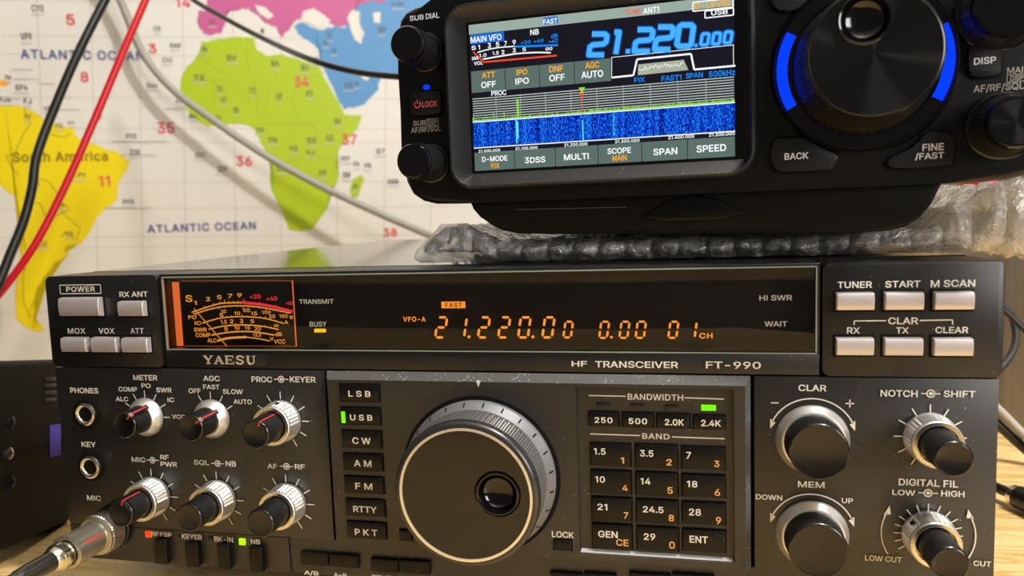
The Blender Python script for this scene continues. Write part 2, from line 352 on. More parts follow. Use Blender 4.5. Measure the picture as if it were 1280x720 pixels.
    'R': (224, ['22,-8 22,262 118,262 137,261 155,258 170,251 183,243 194,233 202,220 208,207 212,192 213,176 212,160 208,145 202,132 194,120 183,110 170,101 155,95 137,92 118,91 40,91 40,136 117,136 128,136 138,138 145,141 151,144 156,149 160,154 162,160 164,168 165,176 164,185 162,192 160,199 156,204 151,209 145,213 137,216 128,217 116,218 70,218 70,-8', '172,-8 102,123 156,123 227,-8']),
    'S': (223, ['112,-12 93,-11 76,-8 61,-3 47,5 35,14 25,25 18,38 13,52 10,76 59,76 62,61 64,55 68,49 73,44 79,40 86,37 94,35 103,33 112,33 122,33 131,35 140,38 147,41 153,46 158,51 162,57 164,63 165,70 164,76 163,80 160,84 156,88 151,92 145,95 137,98 129,101 120,103 89,112 69,119 52,128 37,139 27,152 20,168 18,186 19,202 24,216 31,229 41,240 52,249 66,256 80,262 96,265 114,266 131,265 147,262 161,256 175,249 186,240 195,229 202,217 207,203 209,181 162,181 158,198 154,206 146,212 137,217 126,220 112,221 103,221 94,219 87,217 80,213 75,209 71,204 68,199 66,194 66,188 66,182 68,177 71,172 76,168 82,165 88,161 95,159 102,156 108,154 134,147 142,145 150,142 159,139 168,135 176,131 184,125 192,119 199,111 204,103 209,93 211,82 212,69 211,54 207,40 200,27 191,16 179,6 165,-2 149,-8 131,-11']),
    'T': (224, ['8,218 8,262 216,262 216,218 136,218 136,-8 88,-8 88,218']),
    'U': (259, ['129,-12 109,-11 90,-7 73,1 58,10 46,22 35,36 28,51 23,68 22,86 22,262 70,262 70,89 71,79 73,69 77,60 83,53 89,46 97,41 107,37 117,35 129,34 142,35 152,37 161,41 169,46 176,53 181,60 185,69 187,79 188,89 188,262 237,262 237,86 235,68 231,51 223,36 213,22 200,10 185,1 168,-7 150,-11']),
    'V': (240, ['96,-8 -3,262 48,262 104,106 107,96 111,85 115,71 120,56 126,38 135,7 107,7 116,38 121,56 126,71 130,85 134,96 137,106 192,262 243,262 145,-8']),
    'W': (343, ['71,-8 -2,262 47,262 89,100 91,92 94,83 96,74 101,48 103,39 105,30 108,12 85,12 88,30 90,40 92,48 94,57 96,66 98,75 104,100 147,262 196,262 239,100 241,92 243,83 245,75 251,48 253,40 255,30 258,12 234,12 238,30 240,40 242,48 243,57 245,66 247,75 254,100 295,262 345,262 271,-8 222,-8 176,159 173,170 171,182 168,194 165,207 163,221 159,245 184,245 180,222 178,208 175,196 173,184 170,171 167,159 121,-8']),
    'X': (237, ['-5,-7 113,157 113,103 1,262 56,262 96,205 101,197 105,191 109,185 112,179 116,174 119,168 122,163 125,156 135,138 103,138 119,168 122,174 126,179 129,185 143,205 183,262 237,262 125,104 125,159 242,-7 187,-8 140,60 127,78 124,83 121,89 118,94 115,99 112,105 102,124 136,124 126,106 123,100 120,94 116,89 113,84 110,78 97,60 50,-8']),
    'Y': (236, ['94,-8 94,102 -6,262 50,262 103,176 108,167 113,158 118,150 123,140 128,130 137,107 100,107 109,130 114,141 118,150 123,159 128,168 133,176 186,262 242,262 142,102 142,-8']),
    'Z': (219, ['13,-8 13,26 130,197 135,205 141,212 147,220 152,228 158,235 173,254 185,220 164,219 153,218 143,218 132,218 122,218 111,218 12,218 12,262 206,262 206,228 91,60 85,52 79,44 73,35 46,1 34,35 55,36 66,36 76,36 86,36 97,36 107,37 208,37 208,-8']),
    'a': (195, ['80,-12 67,-11 55,-9 44,-5 33,1 24,9 17,18 12,29 8,41 7,54 8,65 10,76 15,85 20,92 27,98 35,104 43,108 52,111 61,113 70,115 79,117 88,118 116,121 122,122 126,123 128,124 129,125 129,126 130,128 130,128 129,135 128,140 126,144 124,148 120,151 116,154 111,156 105,157 98,157 90,157 84,156 78,154 73,151 68,148 65,145 62,141 59,138 54,127 9,141 19,160 26,171 34,179 43,186 53,191 64,195 75,198 86,200 97,200 105,200 113,199 121,197 130,195 139,192 147,187 155,181 162,173 168,164 173,153 175,140 176,126 176,-8 130,-8 130,18 141,18 140,17 136,12 132,7 126,1 119,-3 111,-7 101,-10 91,-12', '85,31 95,31 103,33 110,36 116,40 121,45 125,51 128,57 129,63 130,69 131,80 140,87 136,85 132,83 127,82 122,81 117,80 101,78 89,76 82,75 76,74 70,72 65,70 61,67 58,64 56,61 54,58 54,52 54,48 56,44 57,41 60,38 63,36 68,34 73,32 79,31']),
    'c': (198, ['103,-12 86,-11 69,-6 54,1 41,12 30,24 21,39 14,56 10,74 9,94 10,114 14,132 21,149 30,164 41,177 54,187 69,194 86,199 103,200 114,200 123,198 132,196 141,193 149,189 157,185 164,179 171,173 176,166 181,158 185,150 191,133 146,121 142,133 141,137 139,140 136,143 133,146 130,149 127,151 123,153 119,155 114,156 109,157 104,157 93,156 85,153 77,149 71,143 66,135 62,126 59,116 57,105 56,94 57,82 59,72 62,62 66,53 71,45 77,39 85,35 93,32 104,31 109,31 114,32 119,33 123,35 127,37 131,39 134,42 137,45 139,49 141,52 143,56 147,68 192,57 186,40 182,31 177,23 171,16 165,10 158,4 150,-1 142,-5 133,-8 123,-10 114,-12']),
    'd': (212, ['98,-12 81,-11 65,-6 51,1 39,12 28,24 20,39 14,56 10,74 9,94 10,114 14,133 20,150 29,164 39,177 52,187 66,194 81,199 98,200 110,200 121,197 130,193 138,189 144,184 150,178 154,173 157,168 158,168 147,168 147,262 194,262 194,-8 148,-8 148,21 158,21 157,21 154,16 150,10 144,5 138,-1 130,-5 120,-9 110,-11', '102,31 112,32 120,35 127,39 133,45 138,52 142,60 145,71 147,82 148,95 147,107 145,119 142,129 138,137 133,144 127,150 120,154 112,156 102,157 93,156 84,153 77,149 71,143 66,136 62,128 59,118 57,107 56,95 57,83 59,71 62,61 66,52 71,45 77,39 85,35 93,32']),
    'e': (202, ['106,-12 87,-11 70,-6 54,1 41,12 30,24 21,39 14,56 10,74 9,93 10,113 14,131 20,148 29,163 40,176 53,186 68,194 85,199 102,200 114,200 125,198 136,195 146,190 156,184 165,176 173,167 180,156 186,144 190,130 193,114 194,97 194,77 29,77 29,118 184,115 148,87 146,112 144,122 141,131 137,139 133,145 127,150 120,154 112,156 103,157 93,156 85,154 78,150 71,145 66,139 62,131 59,123 57,115 56,105 56,89 57,77 59,66 62,57 67,49 73,43 80,38 87,34 96,32 106,31 113,31 119,32 124,34 129,36 133,39 137,42 140,46 143,50 148,62 193,51 186,33 181,23 173,14 165,6 155,0 144,-5 132,-9 120,-11']),
    'f': (127, ['122,198 122,156 -5,156 -5,198', '32,-8 32,216 33,227 36,238 41,247 48,255 55,262 64,267 74,270 84,272 94,273 101,273 107,272 113,271 117,270 121,269 131,265 119,224 106,228 103,229 101,229 98,229 91,228 86,227 83,224 81,221 79,216 79,209 79,-8']),
    'h': (205, ['65,113 65,-8 18,-8 18,262 65,262 65,136 39,136 51,163 60,177 71,188 84,195 98,199 114,200 127,199 140,196 151,191 162,184 171,175 178,164 183,151 186,136 187,120 187,-8 140,-8 140,117 139,130 136,139 131,147 124,152 115,155 105,157 97,156 91,154 84,152 79,148 74,143 70,138 67,131 65,123']),
    'i': (83, ['18,-8 18,198 65,198 65,-8', '42,213 34,214 27,217 21,221 17,227 14,234 13,242 14,249 17,256 21,262 27,266 34,269 42,270 49,269 56,266 62,262 67,256 70,249 71,242 70,234 67,227 62,221 56,217 49,214']),
    'k': (190, ['49,54 47,114 57,114 139,198 195,196 95,92 92,92', '18,-8 18,262 65,262 65,-8', '143,-8 63,94 96,126 200,-7']),
    'm': (305, ['18,-8 18,198 64,198 64,140 43,140 49,160 54,170 60,178 67,185 74,191 83,195 91,199 100,200 110,201 125,200 138,195 149,186 158,175 164,163 171,139 145,139 152,159 156,169 163,177 170,184 178,190 187,195 197,198 207,200 218,201 230,200 242,198 252,193 262,187 270,178 277,168 282,156 285,143 286,128 286,-8 240,-8 240,126 239,137 236,145 231,150 225,154 217,156 209,157 202,157 196,155 191,153 187,150 183,146 180,141 178,136 176,130 176,123 176,-8 129,-8 129,129 128,138 125,144 121,150 115,154 108,156 100,157 94,157 88,155 83,153 78,150 73,146 70,141 67,135 65,127 65,119 65,-8']),
    'o': (208, ['104,-12 86,-11 69,-6 54,1 41,12 30,24 21,39 14,56 10,74 9,94 10,114 14,132 21,149 30,164 41,177 54,187 69,194 86,199 104,200 122,199 138,194 154,187 167,177 178,164 187,149 193,132 197,114 199,94 197,74 193,56 187,39 178,24 167,12 154,1 138,-6 122,-11', '104,31 114,32 123,35 130,39 137,45 142,53 146,62 149,72 151,82 152,94 151,105 149,116 146,126 142,135 137,143 130,149 123,153 114,156 104,157 93,156 85,153 77,149 71,143 66,135 62,126 59,116 57,105 56,94 57,82 59,72 62,62 66,53 71,45 77,39 85,35 93,32']),
    'r': (130, ['18,-8 18,198 64,198 64,168 53,168 55,174 63,183 72,190 82,196 94,199 106,200 115,200 130,199 130,152 114,154 111,155 107,155 104,155 96,154 89,153 83,150 78,147 73,143 70,138 67,132 65,126 65,118 65,-8']),
    't': (114, ['110,198 110,156 -5,156 -5,198', '24,244 71,244 71,49 71,43 73,38 74,36 76,35 80,33 85,33 92,33 107,36 116,-5 105,-8 101,-9 97,-9 93,-10 88,-10 84,-10 67,-9 53,-4 40,5 31,16 26,30 24,46']),
    'u': (205, ['91,-11 78,-10 65,-7 54,-2 43,5 34,15 27,26 22,39 19,53 18,69 18,198 65,198 65,72 66,60 69,50 74,43 81,38 90,34 100,33 108,34 114,35 121,38 126,42 131,46 135,52 138,59 139,67 140,77 140,198 187,198 187,-8 141,-8 141,54 166,54 154,26 145,12 133,2 120,-5 106,-9']),
    'z': (190, ['13,-8 13,26 119,163 119,153 16,153 16,198 174,198 174,163 71,27 71,36 177,36 177,-8']),
    ' ': (94, []),
}
TCACHE = {}
def glyph(ch):
    """one character -> advance, vertices and quads: the outlines are filled in thin rows, so that overlapping strokes join"""
    if ch in TCACHE: return TCACHE[ch]
    adv, loops = GLYPHS[ch]
    L = [[tuple(float(q) for q in p.split(',')) for p in l.split()] for l in loops]
    ys = sorted({round(p[1]) for l in L for p in l})
    rows = []
    for a, b in zip(ys, ys[1:]):
        n = max(1, int((b - a) / 16 + 0.5))
        rows += [(a + (b - a) * i / n, a + (b - a) * (i + 1) / n) for i in range(n)]
    def cut(y):
        hit = []
        for l in L:
            for i in range(len(l)):
                (x0, y0), (x1, y1) = l[i - 1], l[i]
                if (y0 > y) != (y1 > y): hit.append((x0 + (x1 - x0) * (y - y0) / (y1 - y0), 1 if y1 > y0 else -1))
        hit.sort(); w_ = 0; iv = []
        for x, d in hit:
            if w_ == 0: st_ = x
            w_ += d
            if w_ == 0 and x - st_ > 0.3:
                if iv and st_ - iv[-1][1] < 0.5: iv[-1] = (iv[-1][0], x)
                else: iv.append((st_, x))
        return iv
    V = []; F = []
    for a, b in rows:
        A_, B_ = cut(a + 0.02), cut(b - 0.02)
        if len(A_) != len(B_) or any(abs(p[0] - q[0]) > 40 for p, q in zip(A_, B_)): A_ = B_ = cut((a + b) / 2)
        for p, q in zip(A_, B_):
            n = len(V); V += [(p[0], a), (p[1], a), (q[1], b), (q[0], b)]; F.append((n, n + 1, n + 2, n + 3))
    TCACHE[ch] = (adv, V, F)
    return TCACHE[ch]
def text(bm, s, u0, v0, u1, v1, d, bold=None, space=1.0, shear=0.0, mi=0):
    V = []; Fc = []; x = 0.0
    for ch in s:
        adv, gv, gf = glyph(ch); b = len(V)
        V += [(p[0] + x, p[1]) for p in gv]; Fc += [tuple(b + i for i in t) for t in gf]
        x += adv + (space - 1.0) * 200
    x0 = min(p[0] for p in V); x1 = max(p[0] for p in V); y0 = min(p[1] for p in V); y1 = max(p[1] for p in V)
    if s == '1': x0 -= 10
    q = []
    for x, y in V:
        fx = (x - x0) / (x1 - x0); fy = (y - y0) / (y1 - y0)
        q.append(bm.verts.new((u0 + fx * (u1 - u0) + shear * fy * (v1 - v0), -d, v0 + fy * (v1 - v0))))
    for f in Fc:
        try: bm.faces.new([q[i] for i in f]).material_index = mi
        except ValueError: pass
class Crop:
    """reads boxes measured in a magnified crop of the photograph"""
    def __init__(s, frame, x0, y0, k): s.f = frame; s.x0 = x0; s.y0 = y0; s.k = k
    def p(s, x, y, d=0.0): return s.f.at(s.x0 + x / s.k, s.y0 + y / s.k, d)
    def rect(s, x0, y0, x1, y1, d=0.0):
        xm, ym = (x0 + x1) / 2, (y0 + y1) / 2
        return s.p(x0, ym, d)[0], s.p(xm, y1, d)[1], s.p(x1, ym, d)[0], s.p(xm, y0, d)[1]
    def text(s, bm, t, x0, y0, x1, y1, d=0.05, base=0.0, **kw):
        u0, v0, u1, v1 = s.rect(x0, y0, x1, y1, base)
        a = max(s.p(x0, y1, base)[1], s.p(x1, y1, base)[1]); b = min(s.p(x0, y0, base)[1], s.p(x1, y0, base)[1]); h = v1 - v0
        v0 = min(a, v0 + 0.08 * h); v1 = max(b, v1 - 0.08 * h)      # the box of a sloping word is taller than its letters
        text(bm, t, u0, v0, u1, v1, base + d, **kw)

# ================================================================== SETTING
DESK_Z = -DZ
WX = np.array([0.8919, 0.4522, 0.0]); WX /= np.linalg.norm(WX)
WN = np.array([-WX[1], WX[0], 0.0])             # points into the wall
WP = away(350, 150, 900.0)
FW = Frame((WP[0], WP[1], -DZ), np.array([[WX[0], WN[0], 0], [WX[1], WN[1], 0], [0, 0, 1.0]]))
def in_frame(bm, fr):
    M = Matrix([[fr.M[i][j] for j in range(3)] + [fr.o[i]] for i in range(3)] + [[0, 0, 0, 1]])
    bm.transform(M); return bm
WALLM = mat('off_white_wall', (205, 200, 188), 0.8, bump=(60, 0.2))
CORNER = 560.0       # where the side wall meets the map wall, along the map wall
bm = NB(); box(bm, (-1400, 3, -700), (CORNER + 60, 60, 1500))
tag(obj('wall_back', in_frame(bm, FW), WALLM), kind='structure')

def ribbed():
    mt = bpy.data.materials.new('grey_ribbed_side_wall'); mt.use_nodes = True; nt = mt.node_tree; p = nt.nodes['Principled BSDF']
    tc = nt.nodes.new('ShaderNodeTexCoord'); mp = nt.nodes.new('ShaderNodeMapping')
    wv = nt.nodes.new('ShaderNodeTexNoise'); wv.inputs['Scale'].default_value = 45; wv.inputs['Detail'].default_value = 2
    mp.inputs['Scale'].default_value = (1, 1, 0.01)
    nt.links.new(tc.outputs['Object'], mp.inputs['Vector']); nt.links.new(mp.outputs[0], wv.inputs['Vector'])
    cr = nt.nodes.new('ShaderNodeValToRGB'); cr.color_ramp.elements[0].color = lin((150, 142, 132)); cr.color_ramp.elements[1].color = lin((188, 180, 168))
    cr.color_ramp.elements[0].position = 0.35; cr.color_ramp.elements[1].position = 0.65
    nt.links.new(wv.outputs['Fac'], cr.inputs['Fac']); nt.links.new(cr.outputs[0], p.inputs['Base Color'])
    p.inputs['Roughness'].default_value = 0.7
    return mt
side0 = np.array([500.0, 250.0, 0])              # foot of the side wall as seen right of the radio
t0 = (side0[:2] - WP[:2]) @ WX[:2]; CORNER = t0
FS = Frame((WP[0] + WX[0] * t0, WP[1] + WX[1] * t0, -DZ), np.array([[-WN[0], WX[0], 0], [-WN[1], WX[1], 0], [0, 0, 1.0]]))
bm = NB(); box(bm, (-40, 0, -700), (560, 60, 1500))
tag(obj('wall_right', in_frame(bm, FS), ribbed()), kind='structure')

bm = NB(); box(bm, (-1600, -1500, 1480), (1700, 1500, 1520))
tag(obj('ceiling', bm, mat('white_ceiling', (225, 222, 214), 0.8)), kind='structure')

# desk of pale pine boards
def pine():
    mt = bpy.data.materials.new('pale_pine_boards'); mt.use_nodes = True; nt = mt.node_tree; p = nt.nodes['Principled BSDF']
    N = nt.nodes.new; L = nt.links.new
    tc = N('ShaderNodeTexCoord'); mp = N('ShaderNodeMapping'); mp.inputs['Scale'].default_value = (3.0, 22.0, 3.0)
    mp.inputs['Rotation'].default_value = (0, 0, math.radians(-38))
    L(tc.outputs['Object'], mp.inputs['Vector'])
    n = N('ShaderNodeTexNoise'); n.inputs['Scale'].default_value = 3.0; n.inputs['Detail'].default_value = 4; n.inputs['Distortion'].default_value = 1.1
    L(mp.outputs[0], n.inputs['Vector'])
    wv = N('ShaderNodeMath'); wv.operation = 'MULTIPLY'; wv.inputs[1].default_value = 34.0; L(n.outputs['Fac'], wv.inputs[0])
    sn = N('ShaderNodeMath'); sn.operation = 'SINE'; L(wv.outputs[0], sn.inputs[0])
    mr = N('ShaderNodeMapRange'); mr.inputs['From Min'].default_value = -1; mr.inputs['From Max'].default_value = 1; L(sn.outputs[0], mr.inputs['Value'])
    cr = N('ShaderNodeValToRGB'); e = cr.color_ramp.elements
    e[0].color = lin((205, 165, 98)); e[1].color = lin((232, 200, 140)); e[0].position = 0.0; e[1].position = 0.55
    L(mr.outputs[0], cr.inputs['Fac']); L(cr.outputs[0], p.inputs['Base Color'])
    p.inputs['Roughness'].default_value = 0.38
    return mt
bm = NB(); 
def wpt(t, n): 
    q = WP[:2] + WX[:2] * t + WN[:2] * n; return (q[0], q[1])
prism_pts = [wpt(-900, 2), wpt(CORNER - 1, 2), wpt(CORNER - 1, -900), (420, -350), (-900, -350)]
top = [bm.verts.new((p[0], p[1], DESK_Z)) for p in prism_pts]; bot = [bm.verts.new((p[0], p[1], DESK_Z - 28)) for p in prism_pts]
bm.faces.new(top); bm.faces.new(bot[::-1])
for i in range(len(top)): bm.faces.new((top[i], top[(i + 1) % len(top)], bot[(i + 1) % len(top)], bot[i]))
tag(obj('desk', bm, pine(), smooth=0), 'pale pine desk top under both radios, seen at the lower left and right edge', 'desk')

# ================================================================== MAP POSTER
mapt = thing('wall_map', 'printed world map with yellow, green, pink and blue continents on the back wall', 'map', FW, (-100, 0, 0))
PAPER = mat('map_paper', (224, 223, 217), 0.55, spec=0.3)
MAPC = {'yellow': mat('map_yellow', (238, 218, 4), 0.5), 'green': mat('map_green', (170, 196, 8), 0.5),
        'pink': mat('map_pink', (196, 92, 148), 0.5), 'blue': mat('map_blue', (84, 146, 200), 0.5),
        'orange': mat('map_orange', (250, 175, 50), 0.5), 'navy': mat('map_navy_ink', (75, 80, 150), 0.6),
        'red': mat('map_red_ink', (222, 60, 85), 0.6), 'grey': mat('map_grey_ink', (95, 90, 88), 0.6),
        'brown': mat('map_brown_ink', (130, 110, 20), 0.6), 'line': mat('map_grid_ink', (196, 194, 186), 0.6), 'olive': mat('map_border_ink', (165, 170, 30), 0.6)}
mu = [FW.at(x, y, 1.0) for x, y in ((-60, -60), (620, 330))]
bm = NB(); box(bm, (mu[0][0] - 150, -0.6, 4), (mu[1][0] + 140, 0, 700))
obj('paper_sheet', bm, PAPER, mapt)
def jag(pts, amp, seed=1, sub=4):
    rnd = random.Random(seed); out = []
    n = len(pts)
    for i in range(n):
        a, b = pts[i], pts[(i + 1) % n]
        for k in range(sub):
            t = k / sub
            j = amp if k else amp * 0.5
            out.append((a[0] + (b[0] - a[0]) * t + rnd.uniform(-j, j), a[1] + (b[1] - a[1]) * t + rnd.uniform(-j, j)))
    return out
def land(name, mt, pts, amp=1.4, seed=1, d=0.9, label=None):
    bm = NB(); q = [FW.at(x, y, d) for x, y in jag(pts, amp, seed)]
    f = bm.faces.new([bm.verts.new((p[0], -d, p[1])) for p in q])
    bmesh.ops.triangulate(bm, faces=[f])
    return obj(name, bm, mt, mapt, label, smooth=0)
sa = [(-40, 118), (0, 131), (12, 132), (25, 133), (45, 140), (55, 150), (75, 157), (92, 160), (93, 168), (107, 178), (130, 185), (150, 192), (162, 200), (158, 212),
      (150, 225), (147, 235), (146, 250), (135, 260), (125, 267), (117, 280), (108, 297), (100, 305), (85, 306), (80, 312), (86, 318), (80, 325), (68, 326),
      (66, 334), (55, 345), (52, 352), (45, 362), (46, 380), (42, 395), (45, 402), (52, 408), (56, 412), (48, 415), (35, 410), (25, 404), (20, 395), (18, 380),
      (20, 365), (22, 350), (22, 335), (27, 315), (28, 290), (24, 260), (22, 248), (10, 238), (-10, 226), (-40, 205)]
land('south_america', MAPC['yellow'], sa, 1.2, 3, label='yellow printed continent')
af = [(253, 50), (257, 53), (275, 48), (300, 46), (318, 47), (320, 62), (335, 70), (350, 68), (365, 72), (395, 80), (400, 84), (412, 110), (425, 130), (430, 143),
      (452, 144), (447, 160), (430, 178), (422, 190), (420, 205), (424, 218), (420, 228), (413, 238), (412, 250), (408, 262), (400, 272), (390, 287), (375, 290),
      (362, 287), (355, 270), (345, 250), (338, 235), (338, 220), (340, 205), (332, 190), (325, 175), (318, 162), (310, 157), (300, 155), (285, 155), (270, 157),
      (262, 158), (250, 153), (240, 145), (230, 130), (226, 115), (226, 100), (232, 85), (243, 75), (250, 62)]
land('africa', MAPC['green'], af, 0.9, 5, label='yellow-green printed continent')
land('madagascar', MAPC['green'], [(440, 225), (452, 218), (455, 225), (448, 245), (440, 250), (437, 238)], 0.5, 2, label='small green printed island')
land('asia', MAPC['blue'], [(368, 32), (378, 28), (400, 38), (420, 32), (432, 35), (437, 20), (445, 5), (480, -20), (620, -40), (620, 110), (520, 92), (500, 95), (475, 98), (473, 112), (455, 130),
      (430, 137), (420, 118), (408, 92), (400, 80), (400, 62), (385, 50), (372, 42)], 1.3, 8, label='blue printed continent')
land('europe', MAPC['pink'], [(248, 15), (258, 12), (262, -30), (278, -45), (480, -60), (490, -12), (480, 3), (462, 2), (446, 6), (441, 22), (428, 33), (412, 29), (400, 20), (372, 25), (366, 31), (358, 40),
      (352, 47), (346, 34), (335, 30), (324, 20), (310, 10), (296, 13), (283, 12), (281, 30), (275, 42), (260, 44), (251, 38), (247, 25)], 1.6, 4, d=1.1, label='pink printed continent')
for i, p_ in enumerate(([(378, 14), (392, 10), (403, 18), (414, 26), (402, 36), (388, 30), (376, 26)], [(440, 12), (450, 15), (448, 28), (455, 40), (452, 55), (443, 50), (438, 36), (434, 22)],
                        [(466, 16), (475, 15), (475, 29), (467, 28)], [(450, 88), (462, 92), (460, 101), (452, 98)], [(318, 5), (332, 9), (342, 20), (335, 24), (324, 16)])):
    land('inland_sea', PAPER, p_, 0.8, 20 + i, d=1.3)
land('orange_island', MAPC['orange'], [(-20, 101), (6, 100), (14, 104), (6, 108), (-20, 107)], 0.4, 2)
# grid lines, borders
bm = NB()
va = [(x0, x1) for x0, x1 in ((-20, 2), (44, 62), (112, 124), (172, 180), (228, 233), (290, 296), (350, 352), (425, 420), (485, 478), (545, 535))]
for a, b in va: strip(bm, [FW.at(a, -50, 1.0), FW.at(b, 420, 1.0)], 0.9, 0.75)
for a, b in ((0, 6), (44, 50), (67, 73), (121, 124), (160, 162), (178, 178), (229, 227), (262, 258), (298, 293), (311, 304), (345, 334), (392, 376)):
    strip(bm, [FW.at(-60, a, 1.0), FW.at(600, b, 1.0)], 0.7, 0.76)
obj('grid_lines', bm, MAPC['line'], mapt, 'grey printed grid', smooth=0)
bm = NB()
for pts in ([(30, 134), (38, 155), (28, 170), (20, 190), (8, 195), (15, 210), (30, 222)], [(62, 155), (60, 167), (80, 172), (92, 165)], [(28, 248), (50, 255), (60, 275), (88, 262), (75, 250)],
            [(76, 262), (88, 275), (100, 285), (96, 300), (82, 290), (72, 300)], [(28, 290), (35, 320), (28, 350), (30, 380), (42, 405)], [(78, 255), (70, 240), (62, 228), (40, 222)]):
    strip(bm, [FW.at(x, y, 1.0) for x, y in jag(pts, 0.8, 9, 3)[:-3]], 0.7, 1.05)
obj('border_lines', bm, MAPC['brown'], mapt, smooth=0)
bm = NB()
for pts in ([(258, 54), (250, 66), (247, 75)], [(310, 48), (308, 75), (316, 100), (320, 120), (325, 160)], [(250, 72), (300, 105), (322, 140)], [(340, 72), (345, 100), (335, 110), (330, 150)], [(405, 90), (372, 104), (365, 130), (375, 155)],
            [(330, 155), (420, 155)], [(345, 205), (370, 200), (390, 195), (418, 200)], [(372, 200), (375, 240), (360, 250)], [(375, 150), (395, 160), (390, 195)], [(268, 100), (268, 150)], [(240, 100), (300, 100)]):
    strip(bm, [FW.at(x, y, 1.0) for x, y in jag(pts, 0.8, 9, 3)[:-3]], 0.8, 1.05)
obj('border_lines', bm, MAPC['olive'], mapt, smooth=0)
CM = Crop(FW, 0, 0, 1.0)
def maptext(name, mt, items, **kw):
    for t in items:
        bm = NB(); CM.text(bm, t[0], *t[1:5], d=1.4, **kw)
        obj(name, bm, mt, mapt, smooth=0)
maptext('ocean_name', MAPC['navy'], [('ATLANTIC OCEAN', 26, 62, 180, 76), ('ATLANTIC OCEAN', 184, 278, 320, 290)], bold=0.03, space=1.15)
maptext('continent_name', MAPC['brown'], [('South America', 16, 189, 135, 203)], bold=0.03, space=1.1)
maptext('zone_number', MAPC['red'], [('5', 83, 18, 94, 32), ('14', 220, -3, 238, 10), ('3', 186, 55, 196, 67), ('8', 101, 90, 111, 103), ('9', 117, 140, 128, 153), ('35', 197, 153, 218, 167),
        ('36', 295, 195, 315, 208), ('34', 368, 96, 386, 109), ('37', 427, 168, 446, 181), ('38', 479, 285, 496, 296), ('11', 124, 220, 138, 233)], bold=0.04)
small = [('CY0', 40, 6, 55, 15), ('VP9', 26, 41, 40, 51), ('EP4', 20, 106, 35, 113), ('FJ', 30, 123, 40, 130), ('PJ4', 0, 121, 14, 128), ('FM', 7, 94, 14, 100), ('YY', 30, 143, 40, 149), ('PZ', 70, 155, 79, 160),
         ('FY', 86, 152, 94, 156), ('V3', 55, 133, 63, 139), ('C5', 192, 33, 201, 39), ('EA8', 213, 54, 226, 60), ('CU', 203, 72, 215, 78), ('D44', 184, 104, 197, 110), ('PY0', 158, 167, 171, 174), ('ZD8', 162, 187, 175, 194),
         ('ZD7', 244, 191, 257, 197), ('ZD9', 272, 208, 284, 215), ('PY0', 154, 249, 168, 256), ('PP-PY', 84, 216, 108, 222), ('ZP', 73, 254, 81, 260), ('CX', 82, 289, 92, 295), ('LU', 49, 301, 59, 308), ('CP', 44, 228, 50, 233),
         ('6W', 220, 124, 232, 129), ('EL', 237, 143, 248, 148), ('3V', 283, 69, 296, 76), ('7X', 251, 59, 259, 64), ('5A', 339, 76, 349, 83), ('SU', 376, 81, 386, 88), ('TZ', 242, 94, 256, 100), ('5U', 272, 107, 278, 115),
         ('5N', 292, 134, 298, 141), ('TT', 312, 110, 320, 117), ('ST', 346, 117, 353, 125), ('ET', 383, 114, 392, 120), ('TN', 335, 172, 346, 178), ('9Q', 362, 182, 372, 189), ('5X', 384, 172, 396, 179), ('5Z', 408, 169, 417, 176),
         ('D2', 347, 208, 360, 214), ('9J', 383, 188, 393, 193), ('7P', 398, 213, 408, 220), ('VQ9', 425, 195, 437, 201), ('FH', 442, 202, 449, 208), ('3B8', 428, 215, 438, 222), ('FR', 456, 204, 464, 210), ('S7', 470, 186, 481, 192),
         ('HZ', 431, 103, 441, 110), ('EP', 473, 34, 482, 41), ('YI', 408, 40, 414, 48), ('UK', 490, 2, 506, 8), ('4X', 404, 50, 410, 56), ('5B', 388, 72, 398, 78), ('I', 326, 36, 330, 42), ('EA', 262, 24, 270, 30), ('CN', 252, 60, 259, 64),
         ('ZS8', 484, 224, 498, 230), ('JY', 415, 60, 421, 66), ('A4', 443, 102, 449, 107), ('XT', 276, 122, 284, 128), ('9G', 268, 145, 276, 150), ('TR', 320, 160, 330, 165), ('5R', 441, 230, 447, 236), ('5H', 418, 148, 426, 155)]
maptext('callsign_prefix', MAPC['grey'], small, bold=0.03)
bm = NB()
for t in small:     # the still smaller place names under the prefixes, as fine print
    w_ = (t[3] - t[1]) * random.uniform(0.9, 1.6); xm = (t[1] + t[3]) / 2
    strip(bm, [FW.at(xm - w_ / 2, t[4] + 3.5, 1), FW.at(xm + w_ / 2, t[4] + 3.5, 1)], 1.1, 1.4)
for x0, x1, y in ((15, 42, 87), (16, 48, 99), (50, 68, 105), (55, 72, 136), (70, 90, 122), (140, 210, 177), (130, 190, 260), (205, 232, 136), (62, 100, 137), (12, 26, 124), (150, 195, 194)):
    strip(bm, [FW.at(x0, y, 1), FW.at(x1, y, 1)], 1.2, 1.4)
obj('fine_print', bm, MAPC['line'], mapt, 'faint grey lines of fine print', smooth=0)['kind'] = 'stuff'

